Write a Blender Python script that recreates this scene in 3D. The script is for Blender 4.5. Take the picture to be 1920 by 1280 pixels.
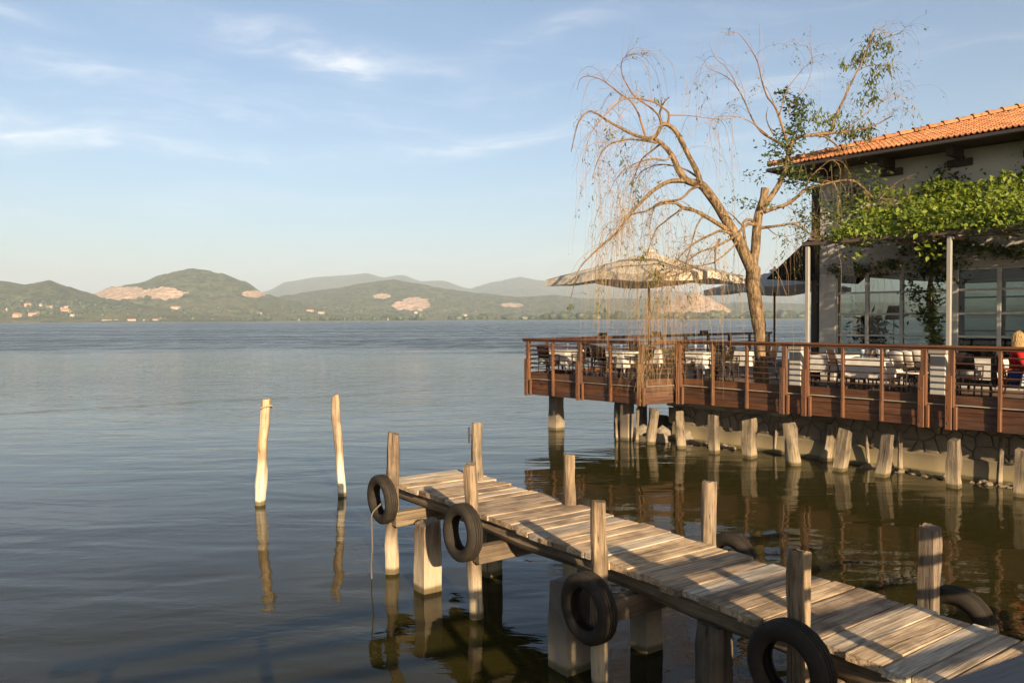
import bpy, bmesh, math, random
from mathutils import Vector, Matrix, noise

# ------------------------------------------------------------------ scene, camera, light
scene = bpy.context.scene
for o in list(bpy.data.objects):
    bpy.data.objects.remove(o)
COL = scene.collection
R = random.Random(7)

CAM_H = 3.3
F = 1920 * 28.0 / 36.0            # focal length in photo pixels
PITCH = math.radians(-1.63)
ROLL = math.radians(0.30)
c_f = Vector((0, math.cos(PITCH), math.sin(PITCH)))
c_u0 = Vector((0, -math.sin(PITCH), math.cos(PITCH)))
c_r0 = Vector((1, 0, 0))
c_r = c_r0 * math.cos(ROLL) - c_u0 * math.sin(ROLL)
c_u = c_u0 * math.cos(ROLL) + c_r0 * math.sin(ROLL)
CAM = Vector((0, 0, CAM_H))

cam_data = bpy.data.cameras.new('camera')
cam_data.lens = 28.0
cam_data.sensor_width = 36.0
cam_data.clip_start = 0.05
cam_data.clip_end = 60000
cam_data.dof.use_dof = True
cam_data.dof.focus_distance = 15.0
cam_data.dof.aperture_fstop = 4.5
cam = bpy.data.objects.new('camera', cam_data)
COL.objects.link(cam)
m3 = Matrix((c_r, c_u, -c_f)).transposed()
cam.matrix_world = Matrix.Translation(CAM) @ m3.to_4x4()
scene.camera = cam

SUN_EL = math.radians(18.5)
sun_h = Vector((-0.35, 0.937, 0)).normalized()          # horizontal direction the light travels
sun_dir = sun_h * math.cos(SUN_EL) + Vector((0, 0, -math.sin(SUN_EL)))
sd = bpy.data.lights.new('sun', 'SUN')
sd.energy = 5.0
sd.angle = math.radians(0.53)
sd.color = (1.0, 0.78, 0.52)
sun = bpy.data.objects.new('sun', sd)
COL.objects.link(sun)
sun.rotation_euler = sun_dir.to_track_quat('-Z', 'Y').to_euler()

world = bpy.data.worlds.new('World')
scene.world = world
world.use_nodes = True
wn = world.node_tree
wn.nodes.clear()

def N(nt, typ, **kw):
    n = nt.nodes.new(typ)
    for k, v in kw.items():
        setattr(n, k, v)
    return n

def L(nt, a, b):
    nt.links.new(a, b)

def Math(nt, op, a, b=None, c=None, clamp=False):
    n = nt.nodes.new('ShaderNodeMath')
    n.operation = op
    n.use_clamp = clamp
    for i, v in enumerate((a, b, c)):
        if v is None:
            continue
        if isinstance(v, (int, float)):
            n.inputs[i].default_value = v
        else:
            nt.links.new(v, n.inputs[i])
    return n.outputs[0]

def MapRange(nt, v, a, b, c=0.0, d=1.0, smooth=True):
    n = nt.nodes.new('ShaderNodeMapRange')
    n.interpolation_type = 'SMOOTHSTEP' if smooth else 'LINEAR'
    nt.links.new(v, n.inputs[0])
    for i, q in enumerate((a, b, c, d)):
        n.inputs[1 + i].default_value = q
    return n.outputs[0]

def MixC(nt, fac, a, b, blend='MIX'):
    n = nt.nodes.new('ShaderNodeMix')
    n.data_type = 'RGBA'
    n.blend_type = blend
    n.clamp_result = False
    if isinstance(fac, (int, float)):
        n.inputs[0].default_value = fac
    else:
        nt.links.new(fac, n.inputs[0])
    for i, v in ((6, a), (7, b)):
        if isinstance(v, tuple):
            n.inputs[i].default_value = (v[0], v[1], v[2], 1)
        else:
            nt.links.new(v, n.inputs[i])
    return n.outputs[2]

def NoiseTex(nt, vec, scale, detail=4, rough=0.55, dist=0.0):
    n = nt.nodes.new('ShaderNodeTexNoise')
    n.inputs['Scale'].default_value = scale
    n.inputs['Detail'].default_value = detail
    n.inputs['Roughness'].default_value = rough
    n.inputs['Distortion'].default_value = dist
    if vec is not None:
        nt.links.new(vec, n.inputs['Vector'])
    return n.outputs[0]

def Combine(nt, x, y, z):
    n = nt.nodes.new('ShaderNodeCombineXYZ')
    for i, v in enumerate((x, y, z)):
        if isinstance(v, (int, float)):
            n.inputs[i].default_value = v
        else:
            nt.links.new(v, n.inputs[i])
    return n.outputs[0]

# sky: Nishita plus thin cirrus
sky = N(wn, 'ShaderNodeTexSky', sky_type='NISHITA')
sky.sun_disc = False
sky.sun_elevation = SUN_EL
sky.sun_rotation = math.atan2(-sun_h.x, -sun_h.y)
sky.altitude = 0
sky.air_density = 1.0
sky.dust_density = 2.0
sky.ozone_density = 2.2
tc = N(wn, 'ShaderNodeTexCoord')
sx = N(wn, 'ShaderNodeSeparateXYZ')
L(wn, tc.outputs['Generated'], sx.inputs[0])
az = Math(wn, 'ARCTAN2', sx.outputs[0], sx.outputs[1])
el = Math(wn, 'ARCSINE', sx.outputs[2])
warp = NoiseTex(wn, Combine(wn, Math(wn, 'MULTIPLY', az, 2.5), Math(wn, 'MULTIPLY', el, 7.0), 3.1), 1.0, 3)
el_w = Math(wn, 'ADD', el, Math(wn, 'MULTIPLY', Math(wn, 'SUBTRACT', warp, 0.5), 0.10))
wisp = NoiseTex(wn, Combine(wn, Math(wn, 'MULTIPLY', az, 3.0), Math(wn, 'MULTIPLY', el_w, 26.0), 0.7), 1.6, 7, 0.62, 0.3)
wisp2 = NoiseTex(wn, Combine(wn, Math(wn, 'MULTIPLY', az, 16.0), Math(wn, 'MULTIPLY', el_w, 60.0), 4.2), 1.5, 4, 0.6)
veil = MapRange(wn, wisp, 0.47, 0.80)
veil = Math(wn, 'MULTIPLY', veil, MapRange(wn, el, 0.02, 0.16))
# a few brighter streaks of cloud at their azimuth / elevation
def streak(a0, e0, wa, we, amp, slope=0.0):
    da = Math(wn, 'SUBTRACT', az, a0)
    de = Math(wn, 'SUBTRACT', Math(wn, 'SUBTRACT', el_w, e0), Math(wn, 'MULTIPLY', da, slope))
    q = Math(wn, 'ADD', Math(wn, 'POWER', Math(wn, 'DIVIDE', da, wa), 2.0), Math(wn, 'POWER', Math(wn, 'DIVIDE', de, we), 2.0))
    return Math(wn, 'MULTIPLY', Math(wn, 'POWER', 2.718, Math(wn, 'MULTIPLY', q, -1.0)), amp)
total = None
for s_ in [(-0.56, 0.205, 0.16, 0.014, 0.95, -0.06), (-0.205, 0.292, 0.045, 0.013, 0.9, -0.15), (-0.27, 0.315, 0.16, 0.014, 0.45, -0.1),
           (-0.01, 0.225, 0.15, 0.012, 0.7, 0.10), (-0.50, 0.268, 0.12, 0.012, 0.45, 0.0), (-0.56, 0.305, 0.06, 0.008, 0.5, 0.0),
           (0.05, 0.335, 0.10, 0.012, 0.3, 0.25), (0.3, 0.26, 0.18, 0.010, 0.3, 0.12), (-0.35, 0.24, 0.3, 0.02, 0.25, 0.05),
           (-0.1, 0.07, 0.5, 0.012, 0.25, 0.0)]:
    g = streak(*s_)
    total = g if total is None else Math(wn, 'ADD', total, g)
tex = MapRange(wn, Math(wn, 'ADD', Math(wn, 'MULTIPLY', wisp, 0.55), Math(wn, 'MULTIPLY', wisp2, 0.45)), 0.40, 0.68)
cl = Math(wn, 'ADD', Math(wn, 'MULTIPLY', total, Math(wn, 'ADD', Math(wn, 'MULTIPLY', tex, 0.8), 0.2)), Math(wn, 'MULTIPLY', veil, 0.16), clamp=True)
cl = Math(wn, 'MULTIPLY', cl, 0.66)
skycol = MixC(wn, cl, sky.outputs[0], (8.6, 8.3, 8.0))
bg = N(wn, 'ShaderNodeBackground')
bg.inputs['Strength'].default_value = 0.05
L(wn, skycol, bg.inputs['Color'])
wo = N(wn, 'ShaderNodeOutputWorld')
L(wn, bg.outputs[0], wo.inputs[0])

scene.view_settings.view_transform = 'Standard'
scene.view_settings.look = 'None'
scene.view_settings.exposure = 1.74
scene.view_settings.gamma = 1.0
scene.view_settings.use_curve_mapping = False
scene.cycles.use_denoising = True
scene.cycles.use_adaptive_sampling = True
scene.cycles.adaptive_threshold = 0.02
scene.cycles.max_bounces = 5
scene.cycles.diffuse_bounces = 4
scene.cycles.glossy_bounces = 3
scene.cycles.transmission_bounces = 4
scene.cycles.transparent_max_bounces = 16
scene.cycles.volume_bounces = 0
scene.cycles.sample_clamp_indirect = 6.0

# ------------------------------------------------------------------ pixel <-> world
def ray(px, py):
    return (c_f + c_r * ((px - 960) / F) + c_u * ((640 - py) / F))

def on_z(px, py, z=0.0):
    d = ray(px, py)
    return CAM + d * ((z - CAM_H) / d.z)

def at_y(px, py, Y):
    d = ray(px, py)
    return CAM + d * (Y / d.y)

def proj(p):
    v = Vector(p) - CAM
    w = v.dot(c_f)
    return (960 + F * v.dot(c_r) / w, 640 - F * v.dot(c_u) / w)

def hor(px):
    return 597.5 - (px - 960) * math.tan(ROLL)

# ------------------------------------------------------------------ building helpers
LOC = {}
WM = {}

def tag(o, label=None, cat=None, group=None, kind=None):
    if label: o['label'] = label
    if cat: o['category'] = cat
    if group: o['group'] = group
    if kind: o['kind'] = kind
    return o

def thing(name, loc, label, cat, group=None):
    o = bpy.data.objects.new(name, None)
    o.empty_display_size = 0.2
    COL.objects.link(o)
    o.location = loc
    LOC[o.name] = Vector(loc)
    return tag(o, label, cat, group)

def wloc(o):
    return LOC.get(o.name, Vector((0, 0, 0)))

def link(name, mesh, parent=None, M=None):
    """M is the world matrix of the new object"""
    o = bpy.data.objects.new(name, mesh)
    COL.objects.link(o)
    M = M or Matrix.Identity(4)
    if parent is not None:
        o.parent = parent
        o.matrix_local = (WM[parent.name] if parent.name in WM else Matrix.Translation(wloc(parent))).inverted() @ M
    else:
        o.matrix_local = M
    LOC[o.name] = M.to_translation()
    WM[o.name] = M.copy()
    return o

def frame(p, x, z=(0, 0, 1)):
    x = Vector(x).normalized()
    z = Vector(z)
    y = z.cross(x).normalized()
    z = x.cross(y).normalized()
    M = Matrix((x, y, z)).transposed().to_4x4()
    M.translation = Vector(p)
    return M

def frame_z(p, z, x=(1, 0, 0)):
    z = Vector(z).normalized()
    x = Vector(x)
    y = z.cross(x).normalized()
    x = y.cross(z).normalized()
    M = Matrix((x, y, z)).transposed().to_4x4()
    M.translation = Vector(p)
    return M

class MB:
    def __init__(s):
        s.v = []; s.f = []
    def add(s, vs, fs):
        n = len(s.v)
        s.v += [tuple(v) for v in vs]
        s.f += [tuple(i + n for i in f) for f in fs]
        return s
    def box(s, a, b, M=None):
        (x0, y0, z0), (x1, y1, z1) = a, b
        vs = [Vector(p) for p in ((x0,y0,z0),(x1,y0,z0),(x1,y1,z0),(x0,y1,z0),(x0,y0,z1),(x1,y0,z1),(x1,y1,z1),(x0,y1,z1))]
        if M is not None: vs = [M @ v for v in vs]
        return s.add(vs, [(3,2,1,0),(4,5,6,7),(0,1,5,4),(1,2,6,5),(2,3,7,6),(3,0,4,7)])
    def cbox(s, a, b, c=0.006, M=None):
        """box with chamfered edges"""
        bm = bmesh.new()
        t = MB().box(a, b)
        vs = [bm.verts.new(v) for v in t.v]
        for f in t.f: bm.faces.new([vs[i] for i in f])
        bmesh.ops.bevel(bm, geom=list(bm.edges), offset=c, segments=1, affect='EDGES', profile=0.5)
        bm.verts.index_update()
        vv = [M @ v.co if M is not None else v.co.copy() for v in bm.verts]
        ff = [tuple(v.index for v in f.verts) for f in bm.faces]
        bm.free()
        return s.add(vv, ff)
    def tube(s, pts, rad, seg=8, caps=True, wob=0.0, seed=0):
        pts = [Vector(p) for p in pts]
        n = len(pts)
        if isinstance(rad, (int, float)): rad = [rad] * n
        base = len(s.v)
        t0 = (pts[1] - pts[0]).normalized()
        ref = Vector((1, 0, 0)) if abs(t0.x) < 0.8 else Vector((0, 1, 0))
        nx = (ref - t0 * ref.dot(t0)).normalized()
        for i, p in enumerate(pts):
            t = (pts[min(i + 1, n - 1)] - pts[max(i - 1, 0)])
            t = t.normalized() if t.length > 1e-9 else t0
            nx = (nx - t * nx.dot(t))
            nx = nx.normalized() if nx.length > 1e-6 else t.orthogonal().normalized()
            ny = t.cross(nx)
            for k in range(seg):
                a = 2 * math.pi * k / seg
                r = rad[i]
                if wob:
                    r *= 1 + wob * noise.noise(Vector((math.cos(a) * 1.3 + seed, math.sin(a) * 1.3, p.length * 1.7 + i * 0.15)))
                s.v.append(tuple(p + nx * (r * math.cos(a)) + ny * (r * math.sin(a))))
        for i in range(n - 1):
            for k in range(seg):
                a = base + i * seg + k; b = base + i * seg + (k + 1) % seg
                s.f.append((a, b, b + seg, a + seg))
        if caps:
            s.f.append(tuple(base + k for k in reversed(range(seg))))
            s.f.append(tuple(base + (n - 1) * seg + k for k in range(seg)))
        return s
    def lathe(s, prof, seg=24, M=None, closed=False):
        base = len(s.v)
        n = len(prof)
        for k in range(seg):
            a = 2 * math.pi * k / seg
            for (r, z) in prof:
                v = Vector((r * math.cos(a), r * math.sin(a), z))
                s.v.append(tuple(M @ v if M is not None else v))
        rng = n if closed else n - 1
        for k in range(seg):
            for i in range(rng):
                j = (i + 1) % n
                a = base + k * n + i; b = base + ((k + 1) % seg) * n + i
                c = base + ((k + 1) % seg) * n + j; d = base + k * n + j
                s.f.append((a, b, c, d))
        return s
    def mesh(s, name, mat=None, smooth=False, ang=40):
        me = bpy.data.meshes.new(name)
        me.from_pydata(s.v, [], s.f)
        me.update()
        if smooth:
            me.polygons.foreach_set('use_smooth', [True] * len(me.polygons))
            me.set_sharp_from_angle(angle=math.radians(ang))
        if mat is not None: me.materials.append(mat)
        return me
    def build(s, name, mat, parent=None, smooth=False, M=None, local=False):
        """vertices are in world space unless local=True (then M places them)"""
        if not local:
            org = wloc(parent) if parent is not None else Vector((0, 0, 0))
            if parent is None and M is None and s.v:
                xs = [v[0] for v in s.v]; ys = [v[1] for v in s.v]; zs = [v[2] for v in s.v]
                org = Vector(((min(xs) + max(xs)) / 2, (min(ys) + max(ys)) / 2, min(zs)))
            s.v = [(v[0] - org.x, v[1] - org.y, v[2] - org.z) for v in s.v]
            return link(name, s.mesh(name, mat, smooth), parent, Matrix.Translation(org))
        return link(name, s.mesh(name, mat, smooth), parent, M)

def beam(name, p0, p1, w, h, mat, parent=None, up=(0, 0, 1), c=0.006):
    """timber from p0 to p1: local X along, w wide (Y), h high (Z), centred on the axis"""
    p0 = Vector(p0); p1 = Vector(p1)
    ln = (p1 - p0).length
    mb = MB().cbox((0, -w / 2, -h / 2), (ln, w / 2, h / 2), min(c, w / 5, h / 5))
    return mb.build(name, mat, parent, M=frame(p0, p1 - p0, up), local=True)

def copy_tree(o, loc, rz=0.0, parent=None):
    c = o.copy()
    COL.objects.link(c)
    if parent is None:
        c.location = loc
        c.rotation_euler = (0, 0, rz)
    else:
        c.parent = parent
    for ch in o.children:
        copy_tree(ch, None, 0, c)
    return c

def catmull(pts, n=6):
    pts = [Vector(p) for p in pts]
    if len(pts) < 3: return pts
    out = []
    P = [pts[0] * 2 - pts[1]] + pts + [pts[-1] * 2 - pts[-2]]
    for i in range(1, len(P) - 2):
        a, b, c, d = P[i - 1], P[i], P[i + 1], P[i + 2]
        for k in range(n):
            t = k / n
            out.append(0.5 * ((2 * b) + (c - a) * t + (2 * a - 5 * b + 4 * c - d) * t * t + (3 * b - a - 3 * c + d) * t ** 3))
    out.append(pts[-1])
    return out

# ------------------------------------------------------------------ materials
MATS = {}
KW = 0.68          # base colours scaled down overall so shadows come out deeper
def kk(c, f=None): return tuple(x * (KW if f is None else f) for x in c)

def newmat(name):
    m = bpy.data.materials.new(name)
    m.use_nodes = True
    nt = m.node_tree
    nt.nodes.clear()
    out = N(nt, 'ShaderNodeOutputMaterial')
    b = N(nt, 'ShaderNodeBsdfPrincipled')
    L(nt, b.outputs[0], out.inputs[0])
    MATS[name] = m
    return m, nt, b, out

def objvec(nt, rnd=True):
    t = N(nt, 'ShaderNodeTexCoord')
    if not rnd: return t.outputs['Object'], None
    oi = N(nt, 'ShaderNodeObjectInfo')
    r = oi.outputs['Random']
    va = N(nt, 'ShaderNodeVectorMath', operation='ADD')
    L(nt, t.outputs['Object'], va.inputs[0])
    L(nt, Combine(nt, Math(nt, 'MULTIPLY', r, 37.0), Math(nt, 'MULTIPLY', r, 91.0), Math(nt, 'MULTIPLY', r, 53.0)), va.inputs[1])
    return va.outputs[0], r

def scaled(nt, vec, s):
    m = N(nt, 'ShaderNodeVectorMath', operation='MULTIPLY')
    L(nt, vec, m.inputs[0])
    m.inputs[1].default_value = s
    return m.outputs[0]

def bump(nt, b, h, strength, dist):
    n = N(nt, 'ShaderNodeBump')
    n.inputs['Strength'].default_value = strength
    n.inputs['Distance'].default_value = dist
    L(nt, h, n.inputs['Height'])
    L(nt, n.outputs[0], b.inputs['Normal'])

def wood(name, dark, light, axis='X', rough=0.8, var=0.35, grain=22.0, bleach=None, along=1.3, spec=0.3, blotch=0.5, cracks=0.75):
    kf = 0.86 if name in ('plank_wood',) else KW
    dark, light = kk(dark, kf), kk(light, kf)
    if bleach: bleach = (bleach[0], bleach[1], kk(bleach[2], 0.8), bleach[3])
    m, nt, b, out = newmat(name)
    v, r = objvec(nt)
    sc = {'X': (along, grain, grain), 'Y': (grain, along, grain), 'Z': (grain, grain, along)}[axis]
    g = NoiseTex(nt, scaled(nt, v, sc), 1.0, 8, 0.62, 0.6)
    sc2 = {'X': (along * 0.6, grain * 2.6, grain * 2.6), 'Y': (grain * 2.6, along * .6, grain * 2.6), 'Z': (grain * 2.6, grain * 2.6, along * .6)}[axis]
    g2 = NoiseTex(nt, scaled(nt, v, sc2), 1.0, 5, 0.6, 0.2)
    patch = NoiseTex(nt, v, 2.3, 5, 0.6)
    f = Math(nt, 'ADD', Math(nt, 'MULTIPLY', g, 0.62), Math(nt, 'MULTIPLY', g2, 0.38))
    f = MapRange(nt, f, 0.33, 0.66)
    c = MixC(nt, f, dark, light)
    c = MixC(nt, Math(nt, 'MULTIPLY', MapRange(nt, patch, 0.42, 0.68), blotch), c, tuple(x * 0.55 for x in dark))
    crack = MapRange(nt, g2, 0.33, 0.40, 1.0, 0.0)
    c = MixC(nt, Math(nt, 'MULTIPLY', crack, cracks), c, tuple(x * 0.18 for x in dark))
    grey_ = MapRange(nt, Math(nt, 'FRACT', Math(nt, 'MULTIPLY', r, 7.31)), 0.45, 0.95)
    lum = Math(nt, 'ADD', Math(nt, 'MULTIPLY', f, light[1] * 0.75), light[1] * 0.28)
    c = MixC(nt, Math(nt, 'MULTIPLY', grey_, 0.55 if name == 'plank_wood' else 0.25), c, Combine(nt, Math(nt, 'MULTIPLY', lum, 1.06), lum, Math(nt, 'MULTIPLY', lum, 0.86)))
    # board-to-board variation
    vv = Math(nt, 'ADD', Math(nt, 'MULTIPLY', r, var), 1.0 - var / 2)
    c = MixC(nt, 1.0, c, Combine(nt, vv, vv, Math(nt, 'MULTIPLY', vv, Math(nt, 'ADD', Math(nt, 'MULTIPLY', r, -0.10), 1.05))), 'MULTIPLY')
    if bleach:
        geo = N(nt, 'ShaderNodeNewGeometry')
        sp = N(nt, 'ShaderNodeSeparateXYZ')
        L(nt, geo.outputs['Position'], sp.inputs[0])
        zz = Math(nt, 'ADD', sp.outputs[2], Math(nt, 'MULTIPLY', Math(nt, 'SUBTRACT', NoiseTex(nt, scaled(nt, v, (6, 6, 3)), 1.0, 4), 0.5), 0.35))
        bf = MapRange(nt, zz, bleach[0], bleach[1], 1.0, 0.0)
        bl = MixC(nt, f, tuple(x * 0.78 for x in bleach[2]), bleach[2])
        bl = MixC(nt, Math(nt, 'MULTIPLY', crack, 0.6), bl, tuple(x * 0.35 for x in bleach[2]))
        c = MixC(nt, Math(nt, 'MULTIPLY', bf, bleach[3]), c, bl)
        wet = MapRange(nt, Math(nt, 'ADD', sp.outputs[2], Math(nt, 'MULTIPLY', Math(nt, 'SUBTRACT', patch, 0.5), 0.05)), 0.045, 0.105, 1.0, 0.0)
        c = MixC(nt, Math(nt, 'MULTIPLY', wet, 0.88), c, (0.060, 0.045, 0.016))
    L(nt, c, b.inputs['Base Color'])
    b.inputs['Roughness'].default_value = rough
    b.inputs['Specular IOR Level'].default_value = spec
    bump(nt, b, Math(nt, 'SUBTRACT', f, Math(nt, 'MULTIPLY', crack, 1.2)), 0.55, 0.006)
    return m

BLE = (0.25, 0.70, (0.54, 0.44, 0.30), 0.7)
wood('plank_wood', (0.18, 0.118, 0.066), (0.60, 0.44, 0.275), 'X', 0.88, 0.6, 24, along=1.8, blotch=0.75, cracks=0.9)
wood('old_timber', (0.11, 0.075, 0.045), (0.26, 0.19, 0.115), 'X', 0.85, 0.3, 16)
wood('pole_wood', (0.12, 0.08, 0.047), (0.37, 0.265, 0.165), 'Z', 0.9, 0.35, 22, bleach=BLE, along=2.0, blotch=0.7, cracks=0.95)
wood('mooring_wood', (0.30, 0.20, 0.115), (0.58, 0.44, 0.28), 'Z', 0.85, 0.2, 15, bleach=(0.30, 0.95, (0.74, 0.64, 0.48), 0.9))
wood('stump_wood', (0.095, 0.072, 0.048), (0.26, 0.20, 0.135), 'Z', 0.92, 0.45, 19, bleach=(0.0, 0.48, (0.44, 0.35, 0.22), 0.65), along=1.8, blotch=0.7, cracks=0.95)
wood('dark_pile_wood', (0.05, 0.04, 0.03), (0.15, 0.115, 0.08), 'Z', 0.85, 0.2, 14)
wood('rail_wood', (0.085, 0.030, 0.012), (0.185, 0.075, 0.030), 'X', 0.45, 0.3, 14, spec=0.45, blotch=0.25, cracks=0.25)
wood('rail_post_wood', (0.10, 0.036, 0.013), (0.215, 0.088, 0.032), 'Z', 0.45, 0.3, 14, spec=0.45, blotch=0.25, cracks=0.25)
wood('fascia_wood', (0.066, 0.025, 0.010), (0.150, 0.060, 0.024), 'X', 0.55, 0.35, 12, spec=0.4, blotch=0.4, cracks=0.4)
wood('rod_wood', (0.045, 0.016, 0.007), (0.11, 0.042, 0.018), 'X', 0.5, 0.3, 14, spec=0.4, blotch=0.2, cracks=0.2)
wood('dark_wood', (0.035, 0.018, 0.010), (0.085, 0.045, 0.026), 'X', 0.6, 0.3, 14)
wood('grey_board', (0.22, 0.18, 0.13), (0.42, 0.36, 0.27), 'X', 0.9, 0.25, 14)
wood('rail_dark', (0.012, 0.015, 0.022), (0.022, 0.027, 0.038), 'X', 0.4, 0.1, 10, spec=0.5, blotch=0.1, cracks=0.1)  # dark blue-grey base colour of the near railing

def plain(name, col, rough=0.6, var=0.12, scale=6.0, spec=0.4, metal=0.0, bmp=0.15, bdist=0.004, dirt=None):
    col = kk(col)
    if dirt: dirt = (kk(dirt[0]), dirt[1])
    m, nt, b, out = newmat(name)
    v, r = objvec(nt)
    n1 = NoiseTex(nt, v, scale, 6, 0.6)
    n2 = NoiseTex(nt, v, scale * 9, 4, 0.6)
    k = Math(nt, 'ADD', 1.0 - var, Math(nt, 'MULTIPLY', Math(nt, 'ADD', Math(nt, 'MULTIPLY', n1, 0.7), Math(nt, 'MULTIPLY', n2, 0.3)), var * 2))
    c = MixC(nt, 1.0, col, Combine(nt, k, k, k), 'MULTIPLY')
    if dirt:
        c = MixC(nt, Math(nt, 'MULTIPLY', MapRange(nt, n1, 0.5, 0.72), dirt[1]), c, dirt[0])
    L(nt, c, b.inputs['Base Color'])
    b.inputs['Roughness'].default_value = rough
    b.inputs['Specular IOR Level'].default_value = spec
    b.inputs['Metallic'].default_value = metal
    if bmp: bump(nt, b, n2, bmp, bdist)
    return m

plain('rubber', (0.034, 0.028, 0.021), 0.75, 0.4, 9, 0.12, bmp=0.4, dirt=((0.060, 0.046, 0.030), 0.55))
plain('rope', (0.42, 0.34, 0.24), 0.95, 0.3, 60, 0.1, bmp=0.8)
plain('old_rope', (0.16, 0.13, 0.10), 0.95, 0.3, 60, 0.1, bmp=0.8)
plain('iron', (0.06, 0.055, 0.05), 0.55, 0.3, 30, 0.5, 0.6)
plain('bolt_steel', (0.45, 0.43, 0.40), 0.35, 0.15, 30, 0.5, 1.0)
plain('pole_steel', (0.30, 0.285, 0.25), 0.45, 0.12, 8, 0.5)
plain('pergola_steel', (0.10, 0.07, 0.05), 0.55, 0.2, 8, 0.4)
plain('frame_paint', (0.50, 0.48, 0.44), 0.5, 0.12, 8, 0.4)
plain('plaster', (0.56, 0.53, 0.475), 0.9, 0.10, 2.2, 0.2, dirt=((0.40, 0.38, 0.33), 0.35))
plain('siding', (0.46, 0.43, 0.385), 0.8, 0.10, 2.5, 0.3, dirt=((0.33, 0.31, 0.27), 0.4))
plain('pier_plaster', (0.46, 0.44, 0.40), 0.9, 0.12, 5, 0.2, dirt=((0.40, 0.38, 0.34), 0.5))
plain('cap_stone', (0.30, 0.28, 0.24), 0.9, 0.2, 7, 0.2)
plain('awning_cloth', (0.012, 0.012, 0.014), 0.9, 0.2, 5, 0.1)
plain('gutter', (0.045, 0.035, 0.03), 0.5, 0.2, 5, 0.4)
plain('soffit', (0.10, 0.075, 0.055), 0.85, 0.25, 5, 0.2)
plain('deck_floor', (0.16, 0.11, 0.075), 0.8, 0.25, 4, 0.3)
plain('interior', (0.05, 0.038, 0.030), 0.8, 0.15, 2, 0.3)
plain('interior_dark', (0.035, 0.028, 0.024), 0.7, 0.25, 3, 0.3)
plain('chair_dark', (0.030, 0.020, 0.015), 0.5, 0.3, 9, 0.4)
plain('chair_red', (0.22, 0.055, 0.025), 0.5, 0.2, 9, 0.4)
plain('chair_canvas', (0.66, 0.60, 0.51), 0.85, 0.1, 9, 0.2)
plain('lamp_shade', (0.22, 0.13, 0.07), 0.8, 0.1, 9, 0.2)
plain('pot_clay', (0.25, 0.12, 0.07), 0.8, 0.2, 9, 0.2)
plain('skin', (0.62, 0.38, 0.27), 0.5, 0.06, 12, 0.4)
plain('hair', (0.50, 0.32, 0.13), 0.6, 0.45, 22, 0.4, bmp=0.9, bdist=0.01)
plain('sweater', (0.36, 0.014, 0.012), 0.9, 0.15, 14, 0.2, bmp=0.4)
plain('jeans', (0.015, 0.10, 0.42), 0.85, 0.15, 14, 0.2, bmp=0.4)
plain('shoe', (0.04, 0.03, 0.025), 0.5, 0.15, 14, 0.4)
plain('eye', (0.03, 0.02, 0.015), 0.2, 0.0, 9, 0.5)
plain('jacket', (0.012, 0.011, 0.011), 0.85, 0.2, 9, 0.2, bmp=0.4)
plain('rock', (0.26, 0.22, 0.165), 0.9, 0.35, 3.5, 0.3, bmp=0.9, bdist=0.03, dirt=((0.10, 0.085, 0.055), 0.6))
plain('stone', (0.23, 0.18, 0.118), 0.92, 0.35, 7, 0.25, bmp=0.9, bdist=0.015, dirt=((0.10, 0.085, 0.06), 0.6))
plain('mortar', (0.17, 0.135, 0.09), 0.95, 0.25, 6, 0.2, bmp=0.9, bdist=0.012)

def cloth(name, col, trans=0.25):
    col = kk(col, 0.58 if name == 'table_cloth' else 0.70)
    m, nt, b, out = newmat(name)
    v, r = objvec(nt)
    n1 = NoiseTex(nt, v, 5.0, 5)
    k = Math(nt, 'ADD', 0.9, Math(nt, 'MULTIPLY', n1, 0.2))
    c = MixC(nt, 1.0, col, Combine(nt, k, k, k), 'MULTIPLY')
    L(nt, c, b.inputs['Base Color'])
    b.inputs['Roughness'].default_value = 0.9
    b.inputs['Specular IOR Level'].default_value = 0.15
    bump(nt, b, NoiseTex(nt, v, 7.0, 4), 0.35, 0.03)
    t = N(nt, 'ShaderNodeBsdfTranslucent')
    L(nt, c, t.inputs[0])
    mx = N(nt, 'ShaderNodeMixShader')
    mx.inputs[0].default_value = trans
    L(nt, b.outputs[0], mx.inputs[1]); L(nt, t.outputs[0], mx.inputs[2])
    L(nt, mx.outputs[0], out.inputs[0])
    return m
cloth('table_cloth', (0.80, 0.76, 0.69), 0.15)
cloth('umbrella_cloth', (0.74, 0.67, 0.55), 0.22)

def leafmat(name, a, b_, trans=0.4):
    a, b_ = kk(a, 0.8), kk(b_, 0.8)
    m, nt, b, out = newmat(name)
    geo = N(nt, 'ShaderNodeNewGeometry')
    rn = geo.outputs['Random Per Island']
    c = MixC(nt, rn, a, b_)
    L(nt, c, b.inputs['Base Color'])
    b.inputs['Roughness'].default_value = 0.55
    b.inputs['Specular IOR Level'].default_value = 0.35
    t = N(nt, 'ShaderNodeBsdfTranslucent')
    L(nt, MixC(nt, 1.0, c, (1.35, 1.25, 0.55), 'MULTIPLY'), t.inputs[0])
    mx = N(nt, 'ShaderNodeMixShader')
    mx.inputs[0].default_value = trans
    L(nt, b.outputs[0], mx.inputs[1]); L(nt, t.outputs[0], mx.inputs[2])
    L(nt, mx.outputs[0], out.inputs[0])
    return m
leafmat('vine_leaf', (0.045, 0.090, 0.009), (0.25, 0.30, 0.026), 0.42)
leafmat('willow_leaf', (0.06, 0.085, 0.015), (0.19, 0.20, 0.035), 0.35)
leafmat('ivy_leaf', (0.025, 0.050, 0.010), (0.095, 0.12, 0.02), 0.3)
leafmat('pot_leaf', (0.012, 0.024, 0.008), (0.03, 0.05, 0.015), 0.2)

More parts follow.
